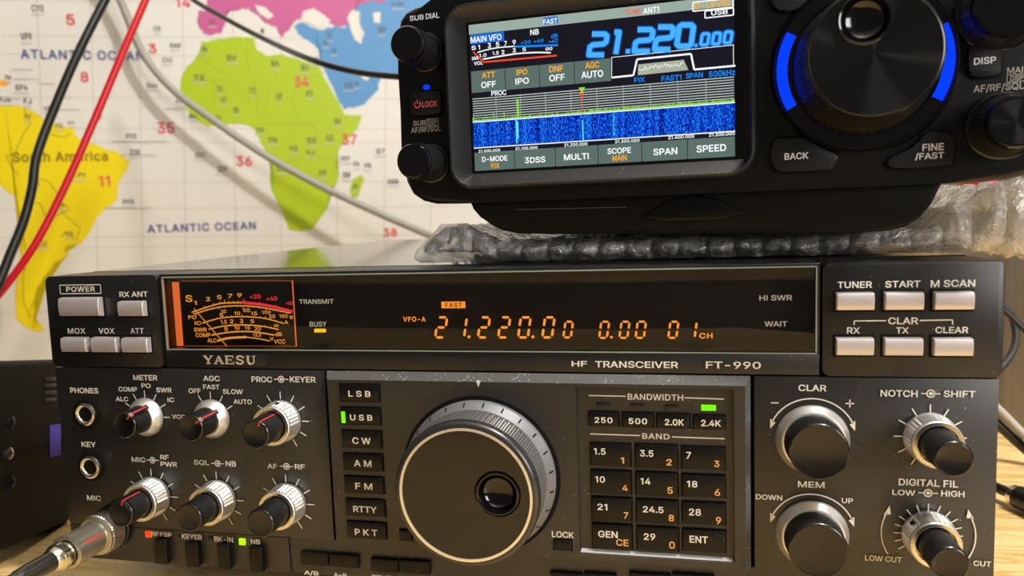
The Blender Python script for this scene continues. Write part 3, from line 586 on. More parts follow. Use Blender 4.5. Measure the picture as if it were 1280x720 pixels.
# ================================================================== BIG RADIO
W_, H_ = 368.0, 124.9
radio = thing('radio_transceiver', 'large black desktop transceiver with amber display and big tuning dial, standing on the pine desk', 'radio', F0, (184, 185, -DZ))
bm = NB()
box(bm, (3, 22, 2), (W_ - 3, 372, H_ - 3), 2)
obj('chassis', bm, GAP, radio)
bm = NB()
prof = [(1.2, 15), (1.2, H_ - 3.0), (4.0, H_ + 0.2), (W_ - 4.0, H_ + 0.2), (W_ - 1.2, H_ - 3.0), (W_ - 1.2, 15)]
inner = [(3.0, 15), (3.0, H_ - 4), (5, H_ - 1.4), (W_ - 5, H_ - 1.4), (W_ - 3, H_ - 4), (W_ - 3, 15)]
rings = [[(p[0], y, p[1]) for p in prof + inner[::-1]] for y in (24, 374)]
loft(bm, rings)
obj('top_cover', bm, COVER, radio, 'glossy black cover over the top and sides')
for fx, fy in ((30, 60), (338, 60), (30, 320), (338, 320)):
    bm = NB()
    rg = [[(fx + r * math.cos(2 * PI * k / 32), fy + r * math.sin(2 * PI * k / 32), z) for k in range(32)] for z, r in ((-15, 8), (-13, 9.5), (3, 10))]
    loft(bm, rg); obj('foot', bm, BLACKP, radio)

# upper fascia: two side panels, the window surround and the name strip
UB = 86.0
bm = NB()
prism(bm, rrect(0.4, UB, 54.9, H_, 2.2), -0.2, 24, 0.5)
obj('upper_fascia', bm, PANEL_TOP, radio)
bm = NB()
prism(bm, rrect(312.6, UB, W_ - 0.2, H_ - 0.2, 2.2), -0.2, 24, 0.5)
obj('upper_fascia', bm, PANEL_TOP, radio)
bm = NB()
box(bm, (55.6, 0.4, UB), (311.8, 24, 93.6), 0.4)                # name strip under the window
box(bm, (55.6, 0.8, 123.9), (311.8, 24, H_), 0.3)
box(bm, (55.6, 0.4, 93.6), (57.4, 24, 123.9))
box(bm, (310.6, 0.4, 93.6), (311.8, 24, 123.9))
box(bm, (57.4, 14, 93.6), (310.6, 24, 123.9))
obj('window_surround', bm, PANEL_TOP, radio)
bm = NB(); box(bm, (57.4, 11, 93.6), (310.6, 13.9, 123.9)); obj('display_backing', bm, mat('smoked_display_black', (10, 6, 5), 0.5, 0, 0.3), radio)
bm = NB(); box(bm, (57.5, 0.2, 94.2), (310.5, 2.2, 123.5), 0.35, 2)
win = obj('display_window', bm, pane_mat('smoked_window_acrylic', 1.42, 0.05, (0.97, 0.95, 0.93, 1)), radio, 'clear dusty acrylic window')
bm = NB()
box(bm, (57.2, -0.1, 123.4), (310.8, 0.7, 123.9)); box(bm, (57.2, -0.1, 93.5), (310.8, 0.7, 93.9)); box(bm, (57.0, -0.1, 93.6), (57.5, 0.7, 123.6)); box(bm, (310.4, -0.1, 93.6), (310.9, 0.7, 123.6))
obj('window_edge', bm, mat('pale_green_acrylic_edge', (140, 150, 138), 0.2, 0, 0.8), radio, 'pale polished rim of the window')

# lower fascia
bm = NB()
box(bm, (0.8, 0.3, 15.6), (127.2, 24, UB - 0.5), 0.35)
obj('lower_fascia', bm, PANEL, radio)
bm = NB()
box(bm, (290.2, 0.3, 15.6), (W_ - 0.7, 24, UB - 0.5), 0.35)
obj('lower_fascia', bm, PANEL, radio)
bm = NB()
CD = 2.6    # the middle panel stands forward
RU0, RV0, RU1, RV1 = F0.at(722, 590, CD)[0], F0.at(820, 697, CD)[1], F0.at(918, 590, CD)[0], F0.at(820, 485.5, CD)[1]
U0, U1, V0, V1 = 128.4, 289.0, 15.6, UB - 0.4
IU0, IU1, IV1 = U0 + 1.2, U1 - 2.0, V1 - 3.0
for a in ((IU0, V0, RU0, IV1), (RU1, V0, IU1, IV1), (RU0, V0, RU1, RV0), (RU0, RV1, RU1, IV1)):
    box(bm, (a[0], -CD, a[1]), (a[2], 24, a[3]))
box(bm, (RU0, -0.3, RV0), (RU1, 24, RV1))
obj('middle_fascia', bm, PANEL, radio)
bm = NB()
def wedge(bm, pts): bm.faces.new([bm.verts.new(p) for p in pts])
wedge(bm, [(U0, 0, V1), (U1, 0, V1), (IU1, -CD, IV1), (IU0, -CD, IV1)])
wedge(bm, [(IU1, -CD, IV1), (U1, 0, V1), (U1, 0, V0), (IU1, -CD, V0)])
wedge(bm, [(IU0, -CD, IV1), (IU0, -CD, V0), (U0, 0, V0), (U0, 0, V1)])
obj('middle_fascia_rim', bm, RIM, radio, 'dusty grey bevelled rim round the middle panel', smooth=0)
bm = NB(); wedge(bm, [(RU0 + 0.2, -CD - 0.02, RV0 - 0.3), (RU1 - 0.2, -CD - 0.02, RV0 - 0.3), (RU1 - 0.5, -0.4, RV0 + 0.9), (RU0 + 0.5, -0.4, RV0 + 0.9)])
obj('dusty_ledge', bm, mat('pale_dust_ledge', (170, 168, 165), 0.7, 0, 0.3, speck=(600, 0.2)), radio, 'pale dusty ledge under the keypad', smooth=0)
bm = NB()
c_l = F0.at(362, 690)[0]
# lower lip leans back toward the desk
def lean(bm, u0, u1, y0, yb):
    f = [(u0, y0, 15.3), (u1, y0, 15.3), (u1, yb, 0), (u0, yb, 0)]; b = [(p[0], 24, p[2]) for p in f]
    fv = [bm.verts.new(p) for p in f]; bv = [bm.verts.new(p) for p in b]
    bm.faces.new(fv); bm.faces.new(bv[::-1])
    for i in range(4): bm.faces.new((fv[i], fv[(i + 1) % 4], bv[(i + 1) % 4], bv[i]))
lean(bm, 1.0, c_l - 0.6, 0.6, 1.0)
lean(bm, c_l - 0.4, W_ - 1.0, 1.4, 1.8)
obj('lower_lip', bm, PANEL, radio)

# silver push buttons
CA = Crop(F0, 40, 320, 4.8); CB_ = Crop(F0, 200, 320, 4.8); CC = Crop(F0, 440, 320, 4.26667); CD4 = Crop(F0, 700, 320, 3.765); CE = Crop(F0, 1000, 300, 4.0)
C6 = Crop(F0, 80, 450, 4.8); C7 = Crop(F0, 220, 450, 4.8); C8 = Crop(F0, 80, 560, 4.5); C9 = Crop(F0, 220, 560, 4.5)
CG = Crop(F0, 410, 450, 2.667); CK = Crop(F0, 700, 470, 4.2333); CL = Crop(F0, 680, 600, 4.5714); CR1 = Crop(F0, 930, 470, 3.657); CR2 = Crop(F0, 930, 590, 3.657)
CMo = Crop(F0, 420, 480, 3.4286); CM8 = Crop(F0, 205, 340, 6.8556); CT = Crop(F0, 560, 470, 5.5375); CBt = Crop(F0, 380, 670, 4.0)
BD = 3.2
def push(rect, d=BD, base=-0.2, mt=SILVER, curve=True, label=None):
    u0, v0, u1, v1 = rect
    bm = NB(); n = 10; rings = []
    sec = [(0.0, 0.5), (0.05, d - 0.25), (0.12, d)] + [(t, d + 0.28 * math.sin(PI * t)) for t in (0.3, 0.5, 0.7)] + [(0.88, d), (0.95, d - 0.25), (1.0, 0.5)]
    h = v1 - v0
    for uu, ins in ((u0, 0.22), (u0 + 0.25, 0.0), (u1 - 0.25, 0.0), (u1, 0.22)):
        rings.append([(uu, -(dd if ins == 0 else max(0.3, dd - ins)), v0 + t * h) for t, dd in sec])
    loft(bm, rings)
    b = obj('push_button', bm, mt, radio, label)
    g = NB(); box(g, (u0 - 0.7, base - 0.35, v0 - 0.7), (u1 + 0.7, base + 0.35, v1 + 0.7), 0.1)
    obj('button_well', g, GAP, b)
    return b
lv = (CA.rect(158, 250, 400, 365, BD), CA.rect(513, 272, 665, 365, BD), CA.rect(172, 490, 322, 580, BD), CA.rect(352, 490, 503, 582, BD), CA.rect(535, 492, 690, 583, BD))
for r in lv: push(r, label='dull silver push button')
tops = [CE.rect(183, 265, 375, 355, BD), CE.rect(428, 262, 620, 353, BD), CE.rect(677, 258, 875, 353, BD)]
bots = [CE.rect(182, 492, 372, 582, BD), CE.rect(425, 492, 617, 583, BD), CE.rect(670, 490, 868, 583, BD)]
for i in range(3):
    w3 = sum(t[2] - t[0] for t in tops + bots) / 6; uc = (tops[i][0] + tops[i][2] + bots[i][0] + bots[i][2]) / 4
    for row in (tops, bots):
        va_, vb_ = sum(t[1] for t in row) / 3, sum(t[3] for t in row) / 3
        push((uc - w3 / 2, va_, uc + w3 / 2, vb_), label='silver push button')

# printed lettering of the fascia
bm = NB()
P = 0.25
def T(cr, s, x0, y0, x1, y1, **kw):
    b_ = NB(); cr.text(b_, s, x0, y0, x1, y1, d=P, base=0.0, **kw); obj('control_name', b_, PRINT, radio, smooth=0)
def done(name):
    global bm
    obj(name, bm, PRINT, radio, smooth=0); bm = NB()
T(CA, 'POWER', 208, 181, 380, 215, space=1.1); T(CA, 'RX ANT', 527, 212, 697, 246); T(CA, 'MOX', 217, 432, 323, 466, space=1.1); T(CA, 'VOX', 402, 432, 497, 466, space=1.1); T(CA, 'ATT', 593, 432, 672, 465, space=1.1)
u0, v0, u1, v1 = CA.rect(171, 173, 415, 225)
for a, b in (((u0, v0), (u1, v0)), ((u1, v0), (u1, v1)), ((u1, v1), (u0, v1)), ((u0, v1), (u0, v0))): strip(bm, [a, b], 0.35, P)
done('label_frame')
T(CE, 'TUNER', 187, 206, 360, 241); T(CE, 'START', 425, 202, 601, 238); T(CE, 'M SCAN', 652, 197, 875, 236); T(CE, 'CLAR', 440, 386, 590, 421); T(CE, 'RX', 234, 436, 300, 468); T(CE, 'TX', 479, 436, 543, 467); T(CE, 'CLEAR', 676, 433, 841, 466)
for pts in (((270, 424), (270, 404), (430, 403)), ((598, 402), (762, 399), (762, 423))): strip(bm, [CE.p(*pts[0]), CE.p(*pts[1])], 0.4, P); strip(bm, [CE.p(*pts[1]), CE.p(*pts[2])], 0.4, P); done('bracket_line')
T(CD4, 'HF', 55, 493, 128, 520); T(CD4, 'TRANSCEIVER', 166, 493, 557, 528); T(CD4, 'FT-990', 686, 495, 945, 531)
T(C6, 'PHONES', 40, 164, 208, 201); T(C6, 'METER', 417, 88, 562, 122); T(C6, 'PO', 467, 139, 522, 168); T(C6, 'COMP', 330, 160, 440, 190); T(C6, 'ALC', 313, 218, 387, 248); T(C6, 'SWR', 556, 164, 648, 195)
T(C6, 'IC', 623, 224, 663, 252); T(C6, 'VCC', 650, 325, 728, 354); T(C6, 'KEY', 108, 488, 194, 523); T(C6, 'MIC', 408, 580, 490, 613); T(C6, 'RF', 580, 567, 631, 598); T(C6, 'PWR', 582, 608, 681, 641)
T(C7, 'AGC', 165, 93, 265, 127); T(C7, 'FAST', 165, 146, 263, 176); T(C7, 'OFF', 78, 169, 150, 200); T(C7, 'SLOW', 283, 173, 403, 205); T(C7, 'AUTO', 347, 234, 457, 265); T(C7, 'PROC', 455, 97, 578, 134); T(C7, 'KEYER', 685, 98, 840, 135)
T(C7, 'SQL', 110, 597, 200, 633); T(C7, 'NB', 300, 604, 362, 639); T(C7, 'AF', 550, 620, 608, 652); T(C7, 'RF', 715, 623, 776, 656)
T(C8, 'MIC', 132, 263, 210, 297)
T(C8, 'RF', 493, 468, 535, 496); T(C8, 'FSP', 543, 471, 607, 501); T(C8, 'KEYER', 665, 482, 778, 515); T(C9, 'BK-IN', 217, 496, 323, 530); T(C9, 'NB', 423, 511, 475, 541)
T(C9, 'A/B', 722, 686, 803, 719); T(C9, 'A=B', 888, 700, 962, 730); T(CBt, 'SPLIT', 340, 192, 440, 222)
T(CR1, 'CLAR', 248, 38, 377, 70); T(CR1, 'NOTCH', 623, 62, 793, 96); T(CR1, 'SHIFT', 911, 65, 1057, 98)
T(CR2, 'MEM', 246, 40, 368, 73); T(CR2, 'DOWN', 54, 100, 175, 129); T(CR2, 'UP', 446, 117, 498, 143); T(CR2, 'DIGITAL FIL', 706, 30, 978, 68); T(CR2, 'LOW', 677, 78, 782, 108); T(CR2, 'HIGH', 900, 82, 1007, 115)
T(CR2, 'LOW CUT', 552, 380, 721, 411); T(CR2, 'CUT', 1048, 403, 1129, 432)
def sym(cr, cx, cy, x0, x1):
    u, v = cr.p(cx, cy); a = cr.p(x0, cy)[0]; b = cr.p(x1, cy)[0]
    annulus(bm, u, v, 1.0, 1.42, P, n=32); disc(bm, u, v, 0.62, P, 20)
    strip(bm, [(a, v), (u - 1.3, v)], 0.36, P); strip(bm, [(u + 0.6, v), (b, v)], 0.36, P); done('knob_symbol')
sym(C6, 533, 600, 496, 572); sym(C7, 632, 115, 590, 676); sym(C7, 252, 620, 212, 291); sym(C7, 665, 637, 624, 706); sym(CR1, 853, 80, 808, 897); sym(CR2, 840, 95, 797, 886)
GX = (44.8, 75.9, 107.6); GY = (64.9, 30.4); NX = 346.6; NY = (65.6, 31.7); DX = 309.4; DY = (63.6, 29.6)
def ticks(u, v, angs, r0, r1, wd=0.42):
    for a in angs:
        s_, c_ = math.sin(math.radians(a)), math.cos(math.radians(a))
        strip(bm, [(u + r0 * s_, v + r0 * c_), (u + r1 * s_, v + r1 * c_)], wd, P)
    done('scale_ticks')
ticks(GX[0], GY[0], (-60, -30, 0, 30, 60, 90), 8.4, 11.3)
ticks(GX[1], GY[0], (-30, 0, 30, 60), 8.4, 11.3)
full = (-150, -120, -90, -60, -30, 0, 30, 60, 90, 120, 150)
for u in GX[0:3]:
    for v in GY:
        if v == GY[0] and u != GX[2]: continue
        ticks(u, v, full, 8.9, 12.0)
ticks(NX, NY[0], full, 8.2, 11.2)
ticks(NX, NY[1], (-122, -106, -90, -74, -57, -39, -20, 0, 20, 39, 57, 74, 90, 106, 122), 8.2, 10.8, 0.36)
for u, v in ((DX, DY[0]), (DX, DY[1])):
    annulus(bm, u, v, 14.2, 14.65, P, -66, 66)
    for s_ in (-1, 1):
        a = math.radians(68); x = u + s_ * 14.4 * math.sin(a); y = v + 14.4 * math.cos(a)
        poly(bm, [(x - s_ * 1.3, y + 0.2), (x + s_ * 0.5, y + 1.6), (x + s_ * 0.5, y - 2.0)][::s_], P)
    done('direction_arc')
uu, vv = NX, NY[1]
for s_ in (-1, 1):
    annulus(bm, uu, vv, 14.5, 14.9, P, 62 * s_, 122 * s_)
    a = math.radians(60); x = uu + s_ * 14.7 * math.sin(a); y = vv + 14.7 * math.cos(a)
    poly(bm, [(x - s_ * 0.6, y + 2.2), (x + s_ * 1.3, y - 1.2), (x - s_ * 1.0, y - 0.9)], P)
    done('direction_arc')
a = CR1.p(122, 122); b = CR1.p(158, 122); strip(bm, [a, b], 0.4, P); done('minus_sign')
c = CR1.p(483, 125); strip(bm, [(c[0] - 1.35, c[1]), (c[0] + 1.35, c[1])], 0.4, P); strip(bm, [(c[0], c[1] - 1.35), (c[0], c[1] + 1.35)], 0.4, P); done('plus_sign')

# maker's name badge, serif capitals
bm = NB(); u0, v0, u1, v1 = CB_.rect(213, 588, 642, 657); box(bm, (u0, 0.0, v0), (u1, 1, v1), 0.1)
badge = obj('name_badge', bm, mat('badge_black', (24, 23, 22), 0.4), radio)
bm = NB()
u0, v0, u1, v1 = CB_.rect(262, 598, 580, 648)
cw = (u1 - u0) / 5.0; ch = v1 - v0
def st(i, pts, wd): strip(bm, [(u0 + (i + x * 0.92) * cw, v0 + y * ch) for x, y in pts], wd, 0.12)
TK, TN = 0.95, 0.4; LO, HI = 0.04, 0.96
st(0, [(0.12, HI), (0.50, 0.45)], TK); st(0, [(0.88, HI), (0.52, 0.45)], TN + .1); st(0, [(0.5, 0.5), (0.5, LO)], TK); st(0, [(-0.02, HI), (0.36, HI)], TN); st(0, [(0.68, HI), (1.02, HI)], TN); st(0, [(0.28, LO), (0.72, LO)], TN)
st(1, [(0.12, LO), (0.48, HI)], TN + .1); st(1, [(0.46, HI), (0.86, LO)], TK); st(1, [(0.25, 0.34), (0.72, 0.34)], TN); st(1, [(-0.04, LO), (0.30, LO)], TN); st(1, [(0.66, LO), (1.04, LO)], TN)
st(2, [(0.22, LO), (0.22, HI)], TK); st(2, [(0.05, HI), (0.88, HI)], TN); st(2, [(0.05, LO), (0.92, LO)], TN); st(2, [(0.2, 0.5), (0.66, 0.5)], TN); st(2, [(0.88, HI + .04), (0.88, 0.72)], TN); st(2, [(0.92, LO - .04), (0.92, 0.30)], TN); st(2, [(0.66, 0.66), (0.66, 0.34)], TN)
st(3, [(0.82, 0.76), (0.72, 0.92), (0.5, 0.97), (0.26, 0.90), (0.17, 0.74), (0.30, 0.58), (0.66, 0.44), (0.84, 0.28), (0.72, 0.10), (0.48, 0.03), (0.25, 0.08), (0.14, 0.26)], 0.68); st(3, [(0.86, HI), (0.86, 0.68)], TN); st(3, [(0.12, LO), (0.12, 0.34)], TN)
st(4, [(0.22, HI), (0.22, 0.32), (0.32, 0.10), (0.52, 0.03)], TK); st(4, [(0.48, 0.03), (0.72, 0.10), (0.82, 0.32), (0.82, HI)], TN + .1); st(4, [(0.04, HI), (0.42, HI)], TN); st(4, [(0.64, HI), (1.0, HI)], TN)
obj('badge_lettering', bm, mat('tarnished_gold_letters', (225, 210, 180), 0.4, 0.3), badge, 'metal serif capitals', smooth=0)

# the meter behind the window
MY = -6.0
met = None
bm = NB(); q = [CM8.p(130, 80, MY), CM8.p(1100, 74, MY), CM8.p(1132, 632, MY), CM8.p(168, 632, MY)]
ua, ub_, va_, vb_ = q[0][0], q[1][0], q[2][1], q[0][1]
box(bm, (ua - 4, -MY, va_ - 0.3), (ub_ + 0.5, 10.9, vb_ + 0.6), 0.2)
met = obj('signal_meter', bm, mat('meter_face_brown', (20, 10, 7), 0.5, 0, 0.3), radio, 'backlit amber meter behind the window')
bm = NB()
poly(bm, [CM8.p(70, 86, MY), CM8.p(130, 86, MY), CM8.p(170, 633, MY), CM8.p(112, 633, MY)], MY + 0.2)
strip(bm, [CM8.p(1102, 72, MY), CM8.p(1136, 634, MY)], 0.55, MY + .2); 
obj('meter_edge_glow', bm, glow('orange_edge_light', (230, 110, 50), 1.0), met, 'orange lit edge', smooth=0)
bm = NB(); strip(bm, [CM8.p(130, 76, MY), CM8.p(1102, 72, MY)], 0.25, MY + .2); strip(bm, [CM8.p(170, 633, MY), CM8.p(1136, 634, MY)], 0.3, MY + .2)
obj('meter_edge_line', bm, glow('dim_orange_line', (140, 66, 36), 1.0), met, smooth=0)
bm = NB()
def arc(pts, wd, k=None, hang=None):
    P3 = spline([CM8.p(x, y, MY) + (0,) for x, y in pts], 8)
    strip(bm, [(p[0], p[1]) for p in P3], wd, MY + .3)
    if hang:
        for i in range(1, len(P3) - 1, hang[0]):
            h = hang[1] * (1.6 if (i // hang[0]) % 4 == 0 else 1)
            strip(bm, [(P3[i][0], P3[i][1]), (P3[i][0], P3[i][1] + h)], 0.25, MY + .3)
arc([(240, 345), (450, 277), (560, 264), (665, 262)], 0.55, hang=(3, 0.9))
arc([(255, 360), (450, 305), (650, 288), (850, 305), (1090, 352)], 0.5, hang=(2, -0.6))
arc([(330, 438), (480, 396), (650, 382), (850, 394), (1030, 440)], 0.45, hang=(2, 0.6))
arc([(385, 490), (520, 462), (680, 452), (850, 465), (985, 492)], 0.5, hang=(3, 0.5))
arc([(410, 540), (550, 517), (680, 509), (800, 515), (950, 540)], 0.55, hang=(3, 0.5))
arc([(460, 588), (560, 565), (710, 556)], 0.9); arc([(710, 557), (820, 571), (910, 590)], 0.45)
for t in (('S', 187, 196, 245, 256), ('1', 258, 248, 285, 281), ('3', 362, 214, 400, 251), ('5', 458, 197, 497, 233), ('7', 550, 186, 590, 222), ('9', 630, 180, 670, 217), ('PO', 212, 370, 280, 404), ('IC', 267, 420, 322, 453),
          ('SWR', 260, 476, 370, 511), ('COMP', 274, 521, 402, 557), ('ALC', 376, 568, 454, 603), ('10', 492, 322, 535, 353), ('50', 680, 310, 740, 343), ('100', 842, 330, 916, 359), ('150', 992, 361, 1062, 393), ('W', 1076, 372, 1110, 403),
          ('5', 480, 350, 512, 385), ('10', 606, 338, 656, 369), ('15', 750, 338, 801, 371), ('20', 903, 362, 956, 395), ('A', 1034, 414, 1068, 446), ('1.5', 490, 409, 541, 443), ('2', 568, 405, 599, 439), ('3', 652, 402, 683, 436),
          ('5', 745, 405, 776, 436), ('oo', 945, 447, 986, 470), ('5', 520, 470, 552, 503), ('10', 605, 460, 651, 493), ('15', 695, 460, 741, 493), ('20', 780, 468, 833, 501), ('dB', 955, 516, 1013, 549), ('13.5', 768, 524, 834, 553),
          ('V', 909, 556, 942, 586), ('VCC', 945, 576, 1043, 613)):
    CM8.text(bm, t[0], *t[1:], d=0.3, base=MY, bold=0.035)
obj('meter_scale', bm, AMBERD, met, 'amber scales and numerals', smooth=0)
bm = NB()
arc([(665, 258), (880, 285), (1105, 338)], 1.15, hang=(5, 1.1))
for t in (('+20', 738, 190, 832, 229), ('+40', 880, 208, 972, 246), ('+60', 1046, 250, 1106, 281)): CM8.text(bm, t[0], *t[1:], d=0.3, base=MY, bold=0.035)
obj('red_meter_scale', bm, glow('red_meter_ink', (232, 50, 60), 1.0), met, 'red over-range scale', smooth=0)
bm = NB(); strip(bm, [CM8.p(272, 318, MY), CM8.p(550, 635, MY)], 0.45, MY + .8)
obj('needle', bm, glow('yellow_needle', (215, 150, 30), 0.9), met, 'thin yellow needle', smooth=0)
# status words and lamps behind the window
WYD = -4.0
for cr, t in ((CB_, ('TRANSMIT', 835, 258, 1042, 288)), (CB_, ('BUSY', 898, 393, 1000, 425)), (CD4, ('HI SWR', 938, 183, 1093, 210)), (CD4, ('WAIT', 962, 307, 1070, 332))):
    bm = NB(); cr.text(bm, *t, d=0.03, base=-0.2); obj('status_word', bm, mat('window_print', (170, 168, 162), 0.6), radio, smooth=0)
bm = NB(); u0, v0, u1, v1 = CB_.rect(925, 438, 990, 459, WYD); box(bm, (u0, -WYD, v0), (u1, -WYD + 1, v1), 0.1)
obj('busy_lamp', bm, glow('yellow_lamp', (255, 200, 20), 1.1), radio, 'glowing yellow status lamp')
# amber fluorescent display
SEG = {'0': 'abcdef', '1': 'bc', '2': 'abged'}
def seg_digit(bm, cr, ch, x0, x1, y0, y1, base, thick=0.52, slant=15.0):
    """seven slanted bars; x0,x1 the bottom width in the crop"""
    def pt(fx, fy): return cr.p(x0 + fx * (x1 - x0) + slant * fy, y1 + (y0 - y1) * fy, base)
    g = 0.09
    seg = {'a': ((g, 1), (1 - g, 1)), 'd': ((g, 0), (1 - g, 0)), 'g': ((g, .5), (1 - g, .5)), 'b': ((1, .5 + g * .6), (1, 1 - g * .5)), 'c': ((1, g * .5), (1, .5 - g * .6)), 'f': ((0, .5 + g * .6), (0, 1 - g * .5)), 'e': ((0, g * .5), (0, .5 - g * .6))}
    for s_ in SEG[ch]:
        a, b = seg[s_]; a = pt(*a); b = pt(*b)
        dx, dy = b[0] - a[0], b[1] - a[1]; L = math.hypot(dx, dy); tx, ty = dx / L, dy / L; nx, ny = -ty * thick / 2, tx * thick / 2; e = thick * 0.45
        poly(bm, [(a[0], a[1]), (a[0] + tx * e + nx, a[1] + ty * e + ny), (b[0] - tx * e + nx, b[1] - ty * e + ny), (b[0], b[1]), (b[0] - tx * e - nx, b[1] - ty * e - ny), (a[0] + tx * e - nx, a[1] + ty * e - ny)], base + 0.1)
DY_ = -7.0
bm = NB()
for ch, a, b in (('2', 444, 493), ('1', 548, 598), ('2', 672, 721), ('2', 780, 829), ('0', 886, 938), ('0', 1015, 1066)): seg_digit(bm, CC, ch, a, b, 327, 434, DY_, 0.95, 15)
seg_digit(bm, CC, '0', 1127, 1167, 350, 434, DY_, 0.85, 12)
for ch, a, b in (('0', 184, 221), ('0', 279, 317), ('0', 355, 394), ('0', 509, 547), ('1', 595, 633)): seg_digit(bm, CD4, ch, a, b, 309, 385, DY_, 0.8, 11)
for cr, x, y, r in ((CC, 624, 431, 0.6), (CC, 965, 431, 0.6), (CD4, 242, 382, 0.5)): u, v = cr.p(x, y, DY_); disc(bm, u, v, r, DY_ + .1, 16)
CC.text(bm, 'VFO-A', 273, 323, 393, 350, d=0.1, base=DY_, space=1.15); CD4.text(bm, 'CH', 656, 362, 718, 388, d=0.1, base=DY_, space=1.15)
u0, v0, u1, v1 = CC.rect(477, 243, 605, 278, DY_); poly(bm, [(u0, v0), (u1, v0), (u1, v1), (u0, v1)], DY_ + .1)
disp = obj('frequency_display', bm, AMBER, radio, 'glowing amber slanted digits', smooth=0)
bm = NB(); CC.text(bm, 'FAST', 498, 248, 588, 273, d=0.2, base=DY_, space=1.15, bold=0.01)
obj('fast_marker', bm, mat('burnt_marker_ink', (90, 30, 5), 0.6), disp, 'dark word on the amber bar', smooth=0)

# sockets
JU = [F0.at(107.5, 517.5)[0], F0.at(114.5, 583.5)[0]]; JV = [F0.at(107.5, 517.5)[1], F0.at(114.5, 583.5)[1]]
ju = sum(JU) / 2
for i, v in enumerate(JV):
    bm = NB(); lathe(bm, [(-6, 3.1), (0.6, 3.1), (1.2, 3.5), (1.5, 4.2), (1.2, 4.9), (0.3, 5.1), (0, 5.1)], ju, v, 48, cap0=False, cap1=False)
    j = obj('headphone_jack' if i == 0 else 'key_jack', bm, CHROME_B, radio, 'round socket with a bright metal rim')
    bm = NB(); lathe(bm, [(0, 6.3), (0.35, 6.3), (0.4, 6.1)], ju, v, 48); obj('socket_surround', bm, GAP, j)
    bm = NB(); disc(bm, ju, v, 3.2, 0.5, 32); obj('socket_hole', bm, GAP, j, smooth=0)
MU, MV = 22.8, F0.at(124.5, 658)[1]
bm = NB(); lathe(bm, [(0, 9.3), (1.0, 9.3), (1.3, 9.0), (1.3, 7.6), (3.0, 7.4)], MU, MV, 64); obj('microphone_socket', bm, BLACKP, radio, 'black round socket ring')

# small knobs
def pat(amp): return lambda i, k, d, r: r + (amp if (i + k) % 2 else 0)
def black_cap(par, u, v, d0, d1, r0, r1, name='knob_grip', rings=12, n=72, amp=0.22, edge=0.5, face=FACE):
    bm = NB(); lathe(bm, [(d0, r0)] + knurl_prof(d0 + 0.4, d1 - edge - 0.9, r0, r1, rings), u, v, n, pat(amp), cap1=False)
    g = obj(name, bm, GRIP, par, smooth=9)
    bm = NB(); lathe(bm, [(d1 - edge - 1.0, r1 + 0.05), (d1 - edge, r1 + 0.2), (d1 - 0.2, r1), (d1, r1 - 0.35), (d1 - 0.12, r1 - 0.7)], u, v, 72)
    obj('knob_face', bm, face, par)
    return g
def pointer(par, u, v, ang, d0, d1, r, fin=False):
    a = math.radians(ang); s_, c_ = math.sin(a), math.cos(a)
    if fin:
        bm = NB(); rings = []
        for d, rr in ((d0, r + 2.2), (d1 - 1.0, r + 0.9), (d1 + 0.1, r + 0.2)):
            rings.append([(u + s_ * q + c_ * w2, -d, v + c_ * q - s_ * w2) for q, w2 in ((r - 2, -1.1), (r - 2, 1.1), (rr, 1.0), (rr, -1.0))])
        loft(bm, rings); obj('pointer_fin', bm, BLACKP, par, smooth=0)
    bm = NB(); top = (lambda d: r + 2.3 - (d - d0) / (d1 - d0) * 1.5) if fin else (lambda d: r + 0.35)
    pr = []
    for d in (d0 + 1, d1 - 1.0, d1 + 0.05):
        q = top(d) + 0.12 if d < d1 else r + 0.3
        pr.append([bm.verts.new((u + s_ * q + c_ * w2, -d - (0.1 if d > d1 else 0), v + c_ * q - s_ * w2)) for w2 in (-0.22, 0.22)])
    q = r - 1.8; pr.append([bm.verts.new((u + s_ * q + c_ * w2, -d1 - 0.16, v + c_ * q - s_ * w2)) for w2 in (-0.22, 0.22)])
    for a_, b_ in zip(pr, pr[1:]): bm.faces.new((a_[0], a_[1], b_[1], b_[0]))
    obj('pointer_line', bm, REDLINE, par, 'thin red pointer line', smooth=0)
def single_knob(u, v, tip, ang):
    L = F0.depth(u, v, *tip)
    bm = NB(); lathe(bm, [(0.3, 8.2), (1.0, 8.2), (1.8, 7.8), (4.2, 6.3), (4.5, 6.0)], u, v, 72)
    k = obj('selector_knob', bm, CHROME, radio, 'black pointer knob on a chrome skirt')
    black_cap(k, u, v, 4.0, L, 5.4, 5.2)
    pointer(k, u, v, ang, 4.5, L, 5.2, fin=True)
